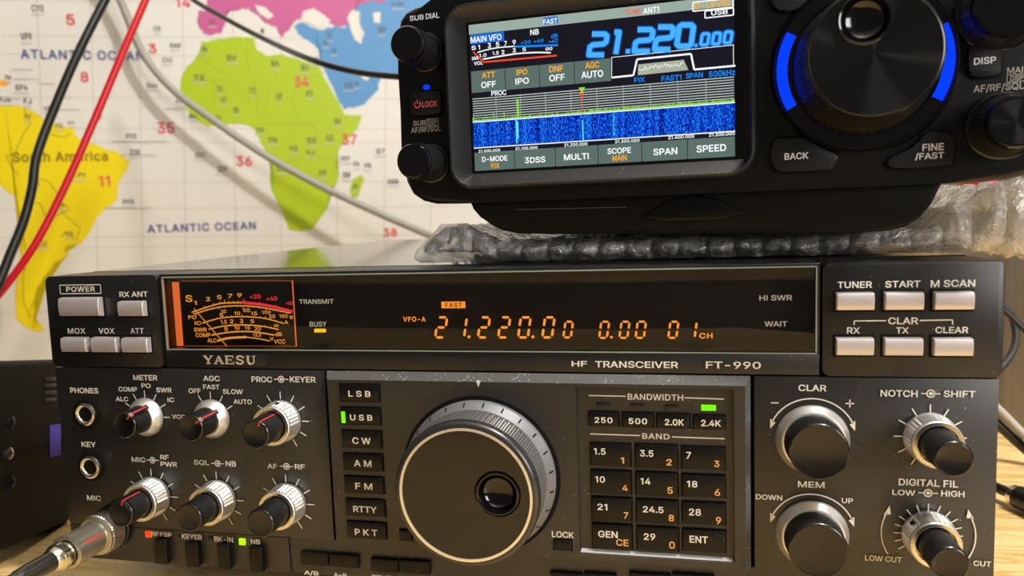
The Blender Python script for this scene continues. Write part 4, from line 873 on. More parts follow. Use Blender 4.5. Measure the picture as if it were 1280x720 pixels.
def dual_knob(u, v, tip, ang, Ls=9.0, r0=8.4, r1=7.9, rc=5.5, lab='dual knob, black centre in a knurled silver sleeve', dot=None):
    L = F0.depth(u, v, *tip)
    bm = NB()
    pr = [(0.3, r0 + .1), (1.8, r0 + .1)] + knurl_prof(2.0, Ls - 1.2, r0, r1, 12) + [(Ls - 1.1, r1 + 0.1), (Ls - 0.3, r1), (Ls, r1 - 0.3), (Ls, rc + 0.9), (Ls - 2.5, rc + 0.8)]
    lathe(bm, pr, u, v, 72, lambda i, k, d, r: r - (0.55 if (2 <= i <= 14 and i % 2 and k % 2 and (k // 6) % 4 != 3) else 0))
    k = obj('dual_knob', bm, CHROME, radio, lab, smooth=9)
    bm = NB(); annulus(bm, u, v, rc + 1.0, r1 - 0.35, Ls + 0.03)
    obj('sleeve_face', bm, CHROME_B, k, 'bright polished rim')
    black_cap(k, u, v, Ls - 2.4, L, rc + 0.1, rc - 0.1)
    if ang is not None: pointer(k, u, v, ang, Ls, L, rc - 0.1)
    if dot is not None:
        a = math.radians(dot); bm = NB(); r = r0 - 0.2
        rg = [(u + r * math.sin(a + t), -d, v + r * math.cos(a + t)) for d, t in ((3.6, -.09), (3.6, .09), (6.0, .09), (6.0, -.09))]
        bm.faces.new([bm.verts.new((u + (p[0] - u) * 1.03, p[1], v + (p[2] - v) * 1.03)) for p in rg]); obj('index_mark', bm, GAP, k, smooth=0)
single_knob(GX[0], GY[0], (154, 531.5), 38)
single_knob(GX[1], GY[0], (238.8, 537.5), 52)
dual_knob(GX[2], GY[0], (319.4, 544.8), 26, dot=8)
dual_knob(GX[0], GY[1], (149.8, 641.5), 18)
dual_knob(GX[1], GY[1], (235.8, 648.5), None)
dual_knob(GX[2], GY[1], (325, 655), None)
dual_knob(NX, NY[0], (1191.7, 575.3), None, Ls=9.5)
dual_knob(NX, NY[1], (1188, 706), None, Ls=9.5, dot=-48)
for v, tip in zip(DY, ((1026, 564), (1023.5, 689))):
    u = DX; L = F0.depth(u, v, *tip)
    bm = NB(); lathe(bm, [(0.3, 12.2), (1.0, 12.2), (1.7, 11.8), (4.0, 10.4), (4.2, 9.8)], u, v, 96)
    k = obj('rotary_dial', bm, CHROME, radio, 'smooth black dial on a wide silver skirt')
    black_cap(k, u, v, 3.8, L, 9.6, 9.3, rings=16, n=120, amp=0.2)

# main tuning dial
DU, DV = 190.2, 46.3
LD = F0.depth(DU, DV, 579.0, 618)
bm = NB(); lathe(bm, [(CD - 0.4, 31.0), (CD + 0.05, 31.0)], DU, DV, 96); obj('dial_recess', bm, GAP, radio)
bm = NB(); lathe(bm, [(CD, 29.4), (CD + 2.0, 29.4), (CD + 2.4, 29.2), (CD + 6.2, 27.2), (CD + 6.3, 26.0)], DU, DV, 160)
dial = obj('tuning_dial', bm, RING, radio, 'big main tuning dial with grey index ring')
bm = NB()
for k in range(36):
    a = math.radians(k * 15 - 8)
    s_, c_ = math.sin(a), math.cos(a); f = []
    for d, r, w2 in ((CD + 2.7, 29.1, -.3), (CD + 2.7, 29.1, .3), (CD + 5.0, 27.9, .3), (CD + 5.0, 27.9, -.3)):
        f.append(bm.verts.new((DU + s_ * (r + .06) + c_ * w2, -d - .03, DV + c_ * (r + .06) - s_ * w2)))
    if k < 24: bm.faces.new(f)
obj('index_marks', bm, GAP, dial, 'short dark index marks', smooth=0)
bm = NB()
def chev(i, k, d, r):
    ph = (k + (i % 4 if i % 4 < 3 else 1)) % 4
    return r + (0.6 if k % 4 < 2 else 0.0) + (0.34 if (i + k // 2) % 2 else 0) * (1 if 0 < i < 22 else 0)
lathe(bm, knurl_prof(CD + 6.0, LD - 4.0, 26.0, 25.6, 24), DU, DV, 320, chev, cap1=False)
obj('dial_grip', bm, DGRIP, dial, 'grey chevron grip', smooth=9)
bm = NB(); lathe(bm, [(LD - 4.2, 26.1), (LD - 3.2, 26.8), (LD - 1.6, 26.7), (LD - 0.5, 25.9), (LD - 0.1, 25.0), (LD - 0.1, 24.4), (LD - 0.6, 24.3)], DU, DV, 160, cap0=False, cap1=False)
obj('dial_rim', bm, mat('dark_rim_plastic', (40, 39, 37), 0.3, 0, 0.7), dial)
bm = NB(); lathe(bm, [(LD - 0.6, 24.45), (LD + 0.15, 24.4), (LD + 0.2, 24.0), (LD + 0.2, 23.5), (LD - 0.5, 23.4)], DU, DV, 160, cap0=False, cap1=False)
obj('dial_trim_ring', bm, mat('champagne_metal', (240, 234, 215), 0.3, 0.7), dial, 'thin polished champagne ring')
# face with its finger dimple
HU, HV = F0.at(621.5, 618, LD); HR = 7.9
bm = NB()
outer = [(DU + 23.5 * math.cos(2 * PI * k / 96), DV + 23.5 * math.sin(2 * PI * k / 96)) for k in range(96)]
inn = [(HU + (HR + .5) * math.cos(2 * PI * k / 96), HV + (HR + .5) * math.sin(2 * PI * k / 96)) for k in range(96)]
bw = [(HU + HR * math.cos(2 * PI * k / 96), HV + HR * math.sin(2 * PI * k / 96)) for k in range(96)]
rg = [[(p[0], -LD + 0.3, p[1]) for p in outer], [(p[0], -LD + 0.3, p[1]) for p in inn], [(p[0], -LD + 0.9, p[1]) for p in bw]]
loft(bm, rg, cap0=False, cap1=False)
obj('dial_face', bm, FACE, dial, 'glossy dark face')
bm = NB(); lathe(bm, [(LD - 0.8, HR), (LD - .3, HR - .1), (LD - 0.1, HR - .5), (LD - 0.3, HR - 1.0), (LD - 1.6, HR - 1.5)] + [(LD - 1.6 - 3.2 * math.sin(t), (HR - 1.5) * math.cos(t)) for t in [x * PI / 2 / 8 for x in range(1, 8)]], HU, HV, 72, cap0=False)
obj('finger_dimple', bm, GLOSS, dial, 'glossy round finger dimple')
bm = NB(); poly(bm, [CT.p(193, 30, CD), CT.p(228, 30, CD), CT.p(210, 78, CD)], CD + .08); obj('dial_pointer', bm, PRINT, radio, 'small pale triangle above the dial', smooth=0)

# mode keys
def key(name, rect, base, d, mt=KEY, bev=0.35, par=None, label=None):
    u0, v0, u1, v1 = rect
    bm = NB(); box(bm, (u0, -base - d, v0), (u1, -base + 0.2, v1), bev, 2)
    k = obj(name, bm, mt, par or radio, label)
    bm = NB(); box(bm, (u0 - .45, -base - 0.06, v0 - .45), (u1 + .45, -base + .1, v1 + .45)); obj('key_gap', bm, GAP, k, smooth=0)
    return k
KD = 1.1
ra = CMo.rect(17, 7, 183, 72, CD + KD); rb = CMo.rect(44, 592, 211, 665, CD + KD)
mu0 = (ra[0] + rb[0]) / 2; mu1 = (ra[2] + rb[2]) / 2; vt = (ra[1] + ra[3]) / 2; vbm = (rb[1] + rb[3]) / 2; hh = ((ra[3] - ra[1]) + (rb[3] - rb[1])) / 4
words = (('L S B', 53, 28, 148, 56), ('U S B', 60, 130, 156, 158), ('C W', 70, 228, 149, 259), ('A M', 77, 325, 152, 356), ('F M', 83, 423, 156, 454), ('RTTY', 74, 522, 175, 553), ('P K T', 81, 620, 177, 652))
for i, wd in enumerate(words):
    vc = vt + (vbm - vt) * i / 6
    k = key('mode_key', (mu0, vc - hh, mu1, vc + hh), CD, KD, label='lit mode key' if i == 1 else None)
    bm = NB(); CMo.text(bm, wd[0], *wd[1:], d=0.06, base=CD + KD); obj('key_lettering', bm, PRINT, k, smooth=0)
    if i == 1:
        bm = NB(); u0, v0, u1, v1 = CMo.rect(23, 118, 40, 167, CD + KD); box(bm, (u0, -CD - KD - .1, v0), (u1, -CD - KD + .2, v1)); obj('key_lamp', bm, GREENLED, k, 'bright green bar')
key('small_key', (F0.at(499.5, 669, CD + 1)[0], F0.at(506, 676, CD + 1)[1], F0.at(514, 669, CD + 1)[0], F0.at(506, 663, CD + 1)[1]), CD, 1.0, label='tiny key half hidden behind the dial')
r = CL.rect(58, 347, 155, 403, CD + 1.0)
lk = key('lock_key', r, CD, 1.0, label='small key below its name')
bm = NB(); CL.text(bm, 'LOCK', 45, 291, 171, 333, d=0.06, base=CD)
# keypad
KB = 0.3; KK = 1.5
def kt(cr, *a, **kw): cr.text(bm, *a, d=0.06, base=KB, **kw)
obj('control_name', bm, PRINT, radio, smooth=0); bm = NB(); kt(CK, 'BANDWIDTH', 358, 93, 652, 131, space=1.05); obj('control_name', bm, PRINT, radio, smooth=0); bm = NB(); kt(CK, 'BAND', 435, 302, 580, 336, space=1.1); obj('control_name', bm, PRINT, radio, smooth=0)
for x0, y0, x1, y1 in ((153, 103, 348, 107), (660, 115, 868, 122), (160, 306, 423, 315), (593, 322, 872, 332)):
    bm = NB(); strip(bm, [CK.p(x0, y0, KB), CK.p(x1, y1, KB)], 0.42, KB + .06); obj('divider_line', bm, PRINT, radio, smooth=0)
for i, (x0, x1, y0, y1) in enumerate(((190, 268, 140, 170), (372, 448, 145, 175), (557, 635, 150, 180), (747, 825, 152, 183))):
    u0, v0, u1, v1 = CK.rect(x0, y0, x1, y1, KB); bm = NB(); box(bm, (u0, -KB - .35, v0), (u1, -KB + .2, v1), 0.1)
    obj('bandwidth_lamp', bm, GREENLED if i == 3 else mat('unlit_lamp', (34, 30, 26), 0.3), radio, 'lit green lamp' if i == 3 else 'unlit dark lamp')
for i, (a, t) in enumerate((((152, 195, 308, 265), ('250', 183, 217, 278, 250)), ((330, 200, 492, 272), ('500', 363, 222, 461, 256)), ((513, 205, 685, 277), ('2.0K', 555, 227, 656, 263)), ((707, 212, 872, 283), ('2.4K', 747, 231, 852, 268)))):
    u0, v0, u1, v1 = CK.rect(*a, KB + KK)
    k = key('bandwidth_key', (u0, v0, u1, v1), KB, KK)
    bm = NB(); CK.text(bm, *t, d=0.06, base=KB + KK, space=1.1 if i < 2 else 1.0); obj('key_lettering', bm, PRINT, k, smooth=0)
cu = [CK.rect(158, 362, 370, 478, KB + KK), CK.rect(397, 368, 618, 490, KB + KK), CK.rect(643, 380, 875, 497, KB + KK)]
cu4 = [CL.rect(280, 258, 503, 395, KB + KK), CL.rect(535, 275, 770, 408, KB + KK), CL.rect(797, 290, 1035, 415, KB + KK)]
keys = [[(CK, '1.5', 180, 381, 241, 417), (CK, '1', 320, 430, 339, 463), (CK, '3.5', 423, 391, 494, 428), (CK, '2', 563, 439, 592, 474), (CK, '7', 668, 401, 693, 438), (CK, '3', 815, 447, 844, 483)],
        [(CK, '10', 187, 529, 238, 565), (CK, '4', 330, 575, 358, 609), (CK, '14', 427, 539, 479, 575), (CK, '5', 568, 587, 597, 624), (CK, '18', 672, 553, 727, 590), (CK, '6', 818, 597, 847, 635)],
        [(CL, '21', 305, 134, 362, 173), (CL, '7', 455, 183, 482, 222), (CL, '24.5', 565, 148, 683, 190), (CL, '8', 712, 197, 743, 237), (CL, '28', 828, 162, 897, 205), (CL, '9', 982, 210, 1012, 253)],
        [(CL, 'GEN', 310, 288, 421, 333), (CL, 'CE', 412, 336, 483, 379), (CL, '29', 570, 303, 636, 345), (CL, '0', 715, 350, 748, 393), (CL, 'ENT', 832, 317, 936, 363), None]]
for r_ in range(4):
    f = r_ / 3
    for c_ in range(3):
        a, b = cu[c_], cu4[c_]
        q = [a[i] + (b[i] - a[i]) * f for i in range(4)]
        uA, uB = (a[0] + b[0]) / 2, (a[2] + b[2]) / 2
        k = key('keypad_key', (uA, q[1], uB, q[3]), KB, KK)
        t = keys[r_][c_ * 2]; bm = NB(); t[0].text(bm, *t[1:], d=0.06, base=KB + KK); obj('key_lettering', bm, PRINT, k, smooth=0)
        t = keys[r_][c_ * 2 + 1]
        if t: bm = NB(); t[0].text(bm, *t[1:], d=0.06, base=KB + KK); obj('key_digit', bm, PRINT_OR, k, 'orange character', smooth=0)

# lower lip: slide keys, lamps, lower buttons
for i, (cr, x0, y0, x1, y1) in enumerate(((C8, 522, 507, 590, 645), (C8, 696, 521, 766, 660), (C9, 244, 532, 312, 674), (C9, 424, 551, 494, 690))):
    u0, v0, u1, v1 = cr.rect(x0, y0, x1, y1, 0.6)
    bm = NB(); box(bm, (u0, -2.4, v0), (u1, 0.8, v1), 0.5, 3); k = obj('rocker_key', bm, KEY, radio, 'tall narrow black key')
for i, (cr, x0, y0, x1, y1) in enumerate(((C8, 456, 470, 489, 504), (C8, 636, 488, 658, 512), (C9, 180, 500, 205, 528), (C9, 353, 511, 387, 547))):
    u0, v0, u1, v1 = cr.rect(x0, y0, x1, y1, 0)
    bm = NB(); box(bm, (u0, -0.15, v0), (u1, 0.9, v1), 0.25)
    obj('indicator_lamp', bm, (glow('red_lamp', (255, 70, 20), 1.2), mat('unlit_lamp', (34, 30, 26)), mat('unlit_lamp', (34, 30, 26)), glow('yellow_green_lamp', (190, 255, 10), 1.15))[i], radio,
        ('lit red lamp', 'unlit lamp', 'unlit lamp', 'lit yellow-green lamp')[i])
for a in ((376, 691, 410.5, 707), (412, 693.5, 448, 709.5), (463, 699, 497.5, 715), (499, 701, 537, 717.5), (687, 716, 727, 733), (729, 717, 770, 734), (786, 717, 838, 735), (840, 718, 893, 736)):
    u0, v0, u1, v1 = F0.at(a[0], 705, 0)[0], F0.at((a[0] + a[2]) / 2, a[3], 0)[1], F0.at(a[2], 705, 0)[0], F0.at((a[0] + a[2]) / 2, a[1], 0)[1]
    bm = NB(); box(bm, (u0, -0.2, v0), (u1, 1.8, v1), 0.35); obj('function_key', bm, KEY, radio, 'flat black key in the lower edge')

# ================================================================== SMALL RADIO ON TOP
small_r = thing('touchscreen_transceiver', 'compact black transceiver with lit colour screen, sitting on bubble wrap atop the larger radio', 'radio', F1, (62, 100, -27.5))
CP = Crop(F1, 480, 0, 3.0); CQ = Crop(F1, 720, 0, 3.0); CS = Crop(F1, 940, 0, 3.0); CX = Crop(F1, 480, 0, 9.0); CU = Crop(F1, 580, 0, 6.547); CV = Crop(F1, 750, 0, 6.263); CWf = Crop(F1, 585, 100, 6.0); CZ = Crop(F1, 750, 90, 6.0)
PX = Crop(F1, 0, 0, 1.0)
FB = -2.0     # body front plane, behind the screen glass
# body outline traced once, then given its real depth
out = [(600, -2), (563, 3), (549, 8), (535, 9.5), (522, 12), (511, 18), (504, 28), (500, 50), (503, 90), (506, 140), (507, 180), (508, 205), (512, 228), (520, 243), (532, 251), (548, 255)]
L_ = [PX.p(x, y, FB - 4) for x, y in out]
bodyv = -11.6
right = 203.5
body = [(-8, 66), (0, 66)] + [] 
pts = [(L_[0][0], 64)] + [(x, min(y, 64)) for x, y in L_[1:]] 
vt_ = L_[0][1]
pts = [(2, vt_ + 3.5)] + L_[1:-1] + [(L_[-1][0], bodyv)]
pts += [(8, bodyv - .4), (160, bodyv - .6), (178, bodyv - .2), (190, -9), (198, -3), (202, 8), (203.5, 25), (202, 44), (196, 58), (186, 66), (172, 70), (10, 70), (4, vt_ + 8)]
bm = NB(); prism(bm, pts, -FB + 0.0, 26, 2.5, 4)
obj('front_housing', bm, FRESH, small_r)
bm = NB(); box(bm, (-4, 20, -12), (170, 240, 64), 4, 3); obj('rear_chassis', bm, FRESH, small_r)
# stand under the body
st_px = [(590, 262), (600, 272), (612, 281), (626, 288), (645, 292), (700, 293), (900, 292), (1060, 290.5), (1110, 289), (1135, 283), (1152, 272), (1166, 255), (1178, 231)]
sp_ = [PX.p(x, y, FB - 3) for x, y in st_px]
bm = NB(); prism(bm, [(sp_[0][0] - 1.5, bodyv + 1)] + sp_ + [(sp_[-1][0], bodyv + 1)], 6.0, 60, 1.2, 3)
obj('front_stand', bm, mat('stand_black', (8, 8, 8), 0.35, 0, 0.25), small_r, 'black stand under the front')
bm = NB()
n = 12; c0, v_ = PX.p(860, 258, 0)
prism(bm, [(c0 - 17, bodyv - 8), (c0 - 8, bodyv - 2.5), (c0, bodyv - 0.6), (c0 + 9, bodyv - 2.5), (c0 + 20, bodyv - 8), (c0 + 10, bodyv - 10), (c0 - 8, bodyv - 10)], 4.8, 8, 0.8)
obj('stand_crest', bm, mat('stand_black', (14, 14, 14)), small_r)
bm = NB(); strip(bm, [PX.p(640, 262, 0), PX.p(780, 259, 0)], 0.3, -5.7)
for x in (): pass
box(bm, (PX.p(585, 262)[0], 7, bodyv - 3), (PX.p(600, 262)[0], 40, bodyv + .5), 0.5)
box(bm, (PX.p(1172, 240)[0], 30, bodyv - 2.6), (PX.p(1200, 240)[0], 60, bodyv + .5), 0.5)
obj('stand_clip', bm, mat('grey_clip', (70, 70, 72), 0.4), small_r)
# screen bezel
BZ = (PX.p(561.5, 133)[0], PX.p(760, 228)[1] - 0.2, PX.p(944.5, 100)[0], 61.5)
SC = (0, 0, 95.0, 54.0)
bm = NB()
def rr(a, ins, r, y): return [(p[0], y, p[1]) for p in rrect(a[0] + ins, a[1] + ins, a[2] - ins, a[3] - ins, r, 8)]
rings = [rr(BZ, 0, 9, 6), rr(BZ, 0, 9, -2.2), rr(BZ, 0.5, 8.6, -3.2), rr(BZ, 1.3, 8.0, -3.4)]
rings.append([(p[0], -0.1, p[1]) for p in rrect(-1.3, -1.0, 98.6, 55.2, 1.0, 8)])
loft(bm, rings)
obj('screen_bezel', bm, BEZEL, small_r, 'dusty raised bezel round the screen')
bm = NB(); box(bm, (-1.1, -0.15, -0.8), (98.4, 0.1, 55.0)); obj('screen_border', bm, mat('screen_black_border', (7, 7, 8), 0.15), small_r, smooth=0)
SCR = glow('screen_dark_violet', (30, 28, 38), 0.9)
bm = NB(); box(bm, (0, -0.3, 0), (95, -0.05, 54)); scr = obj('screen', bm, SCR, small_r, 'lit colour display', smooth=0)
SW = glow('screen_white', (250, 255, 255), 1.05); SB = glow('screen_blue', (20, 140, 255), 1.0); SBL = glow('screen_light_blue', (75, 180, 255), 1.0); SY = glow('screen_amber', (255, 180, 20), 1.0)
SG = glow('screen_grey', (158, 178, 168), 0.95); SK = glow('screen_key_grey', (98, 118, 112), 0.9); SR = glow('screen_red', (255, 75, 40), 1.0); SGR = glow('screen_green', (150, 230, 50), 1.0); SDB = glow('screen_label_blue', (20, 110, 220), 1.0)
SLN = glow('screen_line_grey', (190, 202, 196), 0.9); SKD = glow('screen_key_line', (70, 84, 80), 0.8); SCY = glow('screen_cyan', (90, 240, 255), 1.0)
def R4(cr, x0, y0, x1, y1): return cr.rect(x0, y0, x1, y1, 0.3)
def fill(bm, r, d=0.35): poly(bm, [(r[0], r[1]), (r[2], r[1]), (r[2], r[3]), (r[0], r[3])], d)
bar_v = CU.p(55, 283, .3)[1]
bm = NB(); fill(bm, (0, bar_v, 95, 54), 0.36); obj('status_bar', bm, SG, scr, 'pale grey top bar', smooth=0)
# soft keys
kr1 = (CU.p(330, 560, .3)[1], CU.p(330, 690, .3)[1])
kv1, kv0 = CP.p(395, 262, .3)[1], CP.p(395, 343, .3)[1]
bk1, bk0 = CP.p(500, 563, .3)[1] , 0.0
k1u = [0, CP.p(455, 300, .3)[0], CP.p(583, 290, .3)[0], CP.p(714, 275, .3)[0], CP.p(852, 260, .3)[0]]
k2u = [0, CP.p(490, 600, .3)[0], CP.p(643, 600, .3)[0], CP.p(803, 590, .3)[0], CQ.p(247, 575, .3)[0], CQ.p(418, 560, .3)[0], 95]
for a, b in list(zip(k1u, k1u[1:])):
    bm = NB(); box(bm, (a + .12, -0.42, kv0), (b - .12, -0.3, kv1), 0.05); obj('soft_key', bm, SK, scr, 'grey on-screen key', smooth=0)
for a, b in list(zip(k2u, k2u[1:])):
    bm = NB(); box(bm, (a + .12, -0.42, bk0 + .1), (b - .12, -0.3, bk1), 0.05); obj('soft_key', bm, SK, scr, 'grey on-screen key', smooth=0)
# waterfall
def waterfall():
    mt = bpy.data.materials.new('waterfall_display'); mt.use_nodes = True; nt = mt.node_tree; N = nt.nodes.new; L = nt.links.new
    nt.nodes.remove(nt.nodes['Principled BSDF'])
    tc = N('ShaderNodeTexCoord')
    m1 = N('ShaderNodeMapping'); m1.inputs['Scale'].default_value = (2600, 1, 900); L(tc.outputs['Object'], m1.inputs['Vector'])
    n1 = N('ShaderNodeTexNoise'); n1.inputs['Scale'].default_value = 1.0; n1.inputs['Detail'].default_value = 1; L(m1.outputs[0], n1.inputs['Vector'])
    m2 = N('ShaderNodeMapping'); m2.inputs['Scale'].default_value = (420, 1, 3); L(tc.outputs['Object'], m2.inputs['Vector'])
    n2 = N('ShaderNodeTexNoise'); n2.inputs['Scale'].default_value = 1.0; n2.inputs['Detail'].default_value = 3; L(m2.outputs[0], n2.inputs['Vector'])
    ad = N('ShaderNodeMath'); ad.operation = 'MULTIPLY_ADD'; ad.inputs[1].default_value = 0.55; L(n2.outputs['Fac'], ad.inputs[0]); L(n1.outputs['Fac'], ad.inputs[2])
    cr = N('ShaderNodeValToRGB'); e = cr.color_ramp.elements; e[0].position = 0.60; e[0].color = lin((2, 10, 60)); e[1].position = 0.98; e[1].color = lin((40, 150, 255))
    x = e.new(0.76); x.color = lin((8, 50, 205)); L(ad.outputs[0], cr.inputs['Fac'])
    em = N('ShaderNodeEmission'); L(cr.outputs[0], em.inputs[0]); L(em.outputs[0], nt.nodes['Material Output'].inputs[0])
    return mt
wv1 = (CWf.p(55, 322, .3)[1] + CZ.p(1010, 222, .3)[1]) / 2; wv0 = (CWf.p(60, 516, .3)[1] + CZ.p(1015, 438, .3)[1]) / 2
bm = NB(); fill(bm, (0, wv0, 95, wv1), 0.36); obj('waterfall_trace', bm, waterfall(), scr, 'blue speckled waterfall', smooth=0)
gv1 = (CWf.p(45, 135, .3)[1] + CZ.p(1010, 30, .3)[1]) / 2
bm = NB()
nl = 10
for i in range(nl):
    v = wv1 + (gv1 - wv1) * (i + 0.6) / nl
    strip(bm, [(0.3, v), (94.8, v)], 0.34, 0.36)
for i in range(1, 10): strip(bm, [(9.5 * i, wv1), (9.5 * i, gv1)], 0.16, 0.37)
obj('scope_grid', bm, SLN, scr, 'grey grid lines', smooth=0)
bm = NB(); strip(bm, [(0, wv0), (95, wv0)], 0.35, 0.4); strip(bm, [(0, wv1), (95, wv1)], 0.35, 0.4)
CURM = SW
def ST(cr, s, x0, y0, x1, y1, **kw):
    b_ = NB(); cr.text(b_, s, x0, y0, x1, y1, d=0.16, base=0.3, **kw); obj('screen_word', b_, CURM, scr, smooth=0)
ST(CU, 'FAST', 650, 150, 765, 200, bold=.035)
ST(CU, 'MAIN VFO', 55, 285, 308, 345, bold=.035) 
ST(CU, 'NB', 543, 236, 613, 290, bold=.035)
for t in (('S', 62, 372, 98, 412), ('1', 115, 368, 132, 408), ('3', 195, 352, 222, 396), ('5', 262, 342, 290, 385), ('7', 330, 335, 352, 378), ('9', 398, 325, 425, 368), ('1.0', 125, 435, 185, 470), ('1.5', 235, 418, 285, 452), ('2', 308, 408, 332, 445), ('3', 398, 395, 425, 432), ('5', 480, 388, 508, 422), ('oo', 668, 385, 725, 415), ('SWR', 65, 460, 120, 495), ('VOL', 82, 500, 155, 535)): ST(CU, *t, bold=.035)
P3 = spline([CU.p(x, y, .3) + (0,) for x, y in ((110, 430), (200, 405), (300, 388), (415, 380))], 6); strip(bm, [(p[0], p[1]) for p in P3], 0.4, .42)
P3 = spline([CU.p(x, y, .3) + (0,) for x, y in ((155, 485), (300, 460), (450, 438), (600, 430), (710, 432))], 6); strip(bm, [(p[0], p[1]) for p in P3], 0.5, .42)
for t in (('OFF', 365, 303, 420, 331), ('IPO', 493, 290, 544, 318), ('OFF', 620, 277, 678, 306), ('AUTO', 740, 263, 822, 294), ('PROC', 403, 337, 459, 360), ('D-MODE', 368, 583, 463, 607), ('3DSS', 528, 586, 605, 613), ('MULTI', 675, 574, 768, 602), ('SCOPE', 838, 552, 926, 578)): ST(CP, *t, bold=.035)
for t in (('SPAN', 290, 553, 380, 583), ('SPEED', 452, 540, 563, 572), ('ANT1', 252, 25, 312, 52)): ST(CQ, *t, bold=.035)
for t in (('21.000.000', 80, 518, 242, 542), ('21.100.000', 357, 498, 522, 524), ('21.200.000', 722, 470, 897, 498)): ST(CWf, *t, bold=.02)
for t in (('21.300.000', 113, 505, 297, 532), ('21.400.000', 512, 473, 707, 502), ('21.500.000', 818, 452, 1012, 482)): ST(CZ, *t, bold=.02)
r = R4(CV, 822, 75, 1045, 130)
for a, b in (((r[0], r[1]), (r[2], r[1])), ((r[2], r[1]), (r[2], r[3])), ((r[2], r[3]), (r[0], r[3])), ((r[0], r[3]), (r[0], r[1]))): strip(bm, [a, b], 0.4, 0.42)
ST(CV, 'USB', 870, 70, 1000, 120, bold=.035)
r = R4(CV, 727, 2, 1043, 72)
for a, b in (((r[0], r[1]), (r[2], r[1])), ((r[2], r[1]), (r[2], r[3])), ((r[2], r[3]), (r[0], r[3])), ((r[0], r[3]), (r[0], r[1]))): strip(bm, [a, b], 0.4, 0.42)
for a, b in (((92, 608), (262, 590)), ((262, 590), (290, 465)), ((290, 465), (712, 422)), ((712, 422), (738, 545)), ((738, 545), (1060, 515))): strip(bm, [CV.p(*a, .3), CV.p(*b, .3)], 0.62, .44)
for i, yy in enumerate(range(5)):      # small wavy legend in the filter box
    pass
obj('screen_outline', bm, SW, scr, 'white outlines', smooth=0)
bm = NB(); poly(bm, [CV.p(300, 505, .3), CV.p(655, 468, .3), CV.p(692, 548, .3), CV.p(296, 590, .3)], .40); obj('filter_box', bm, glow('screen_pale_panel', (180, 186, 166), 0.9), scr, 'pale filter graphic', smooth=0)
bm = NB()
rnd = random.Random(5); pp = [CV.p(305 + i * 8, 545 - i * 0.95 + rnd.uniform(-22, 12), .3) for i in range(44)]
strip(bm, pp, 0.25, .45); strip(bm, [(94.7, CV.p(1050, 352, .3)[1]), (94.7, CV.p(1060, 512, .3)[1])], .2, .42); strip(bm, [CV.p(90, 450, .3), CV.p(1050, 352, .3)], .2, .42); strip(bm, [CV.p(92, 450, .3), CV.p(92, 608, .3)], .2, .42)
obj('filter_trace', bm, SW, scr, smooth=0)
CURM = SY
for t in (('ATT', 367, 268, 417, 294), ('IPO', 497, 257, 538, 283), ('DNF', 620, 244, 672, 272), ('AGC', 755, 230, 808, 258)): ST(CP, *t, bold=.035)
ST(CP, 'FIX', 403, 611, 434, 632, bold=.035); ST(CP, 'MAIN', 857, 580, 910, 604, bold=.035); ST(CV, 'D-LEVEL', 740, 5, 1030, 62, bold=.04)
CURM = SR
bm = NB(); ST(CV, 'TUNE', 197, 68, 318, 115, bold=.04)
strip(bm, [CU.p(75, 425, .3), CU.p(150, 497, .3)], 0.55, .44); strip(bm, [CU.p(150, 510, .3), CU.p(760, 455, .3)], 0.6, .44)
a = CWf.p(853, 120, .3); strip(bm, [a, (a[0], wv1)], .3, .46); poly(bm, [(a[0] - .95, a[1] + 1.0), (a[0] + .95, a[1] + 1.0), (a[0], a[1] - .9)], .46)
obj('red_screen_marks', bm, SR, scr, 'red marks', smooth=0)
for r in (R4(CU, 50, 272, 328, 350), R4(CU, 648, 140, 770, 198)): bm = NB(); fill(bm, r, .38); obj('blue_label', bm, SDB, scr, 'blue label box', smooth=0)
bm = NB(); CURM = SB
for t in (('+20', 465, 330, 545, 362), ('+40', 570, 318, 650, 352), ('dB', 712, 275, 765, 315), ('+60', 690, 318, 765, 355)): ST(CU, *t, bold=.02, shear=.1)
strip(bm, [CU.p(415, 382, .3), CU.p(770, 370, .3)], 0.7, .44)
for t in (('FIX', 268, 602, 352, 648), ('FAST1', 482, 585, 638, 635), ('SPAN', 672, 565, 805, 615), ('500kHz', 852, 545, 1058, 602)): ST(CV, *t, bold=.035)
obj('meter_bar', bm, SB, scr, 'blue meter bar', smooth=0)
# large blue frequency figures: slanted round-cornered strokes, with a darker edge behind
def fig(ch, x0, y0, x1, y1, cr, wd, sl, d):
    """x0..x1 bottom edge of the figure, y0 top, y1 bottom in the crop"""
    def q(fx, fy): return cr.p(x0 + fx * (x1 - x0) + sl * fy, y1 + (y0 - y1) * fy, .3)
    if ch == '0': pts = [(.5, 0), (.16, 0), (0, .1), (0, .9), (.16, 1), (.84, 1), (1, .9), (1, .1), (.84, 0), (.5, 0)]
    elif ch == '2': pts = [(.0, 1), (.84, 1), (1, .9), (1, .62), (.84, .52), (.16, .48), (0, .38), (0, 0), (1, 0)]
    elif ch == '1': pts = [(.28, 1), (.72, 1), (.72, 0)]
    o = [q(*p) for p in pts]
    strip2(bm, o, wd, d)
def strip2(bm, pts, wd, d):
    for a, b in zip(pts, pts[1:]):
        strip(bm, [a, b], wd, d)
    for p in pts[1:-1]: disc(bm, p[0], p[1], wd / 2, d, 12)
bigs = [('2', CP, 768, 128, 826, 206, 12), ('1', CV, 60, 252, 148, 425, 28), ('2', CV, 268, 232, 392, 402, 26), ('2', CV, 428, 212, 552, 388, 26), ('0', CV, 600, 196, 712, 362, 22)]
smalls = [('0', CV, 788, 265, 842, 352, 14), ('0', CV, 878, 260, 932, 345, 14), ('0', CV, 968, 250, 1022, 335, 14)]
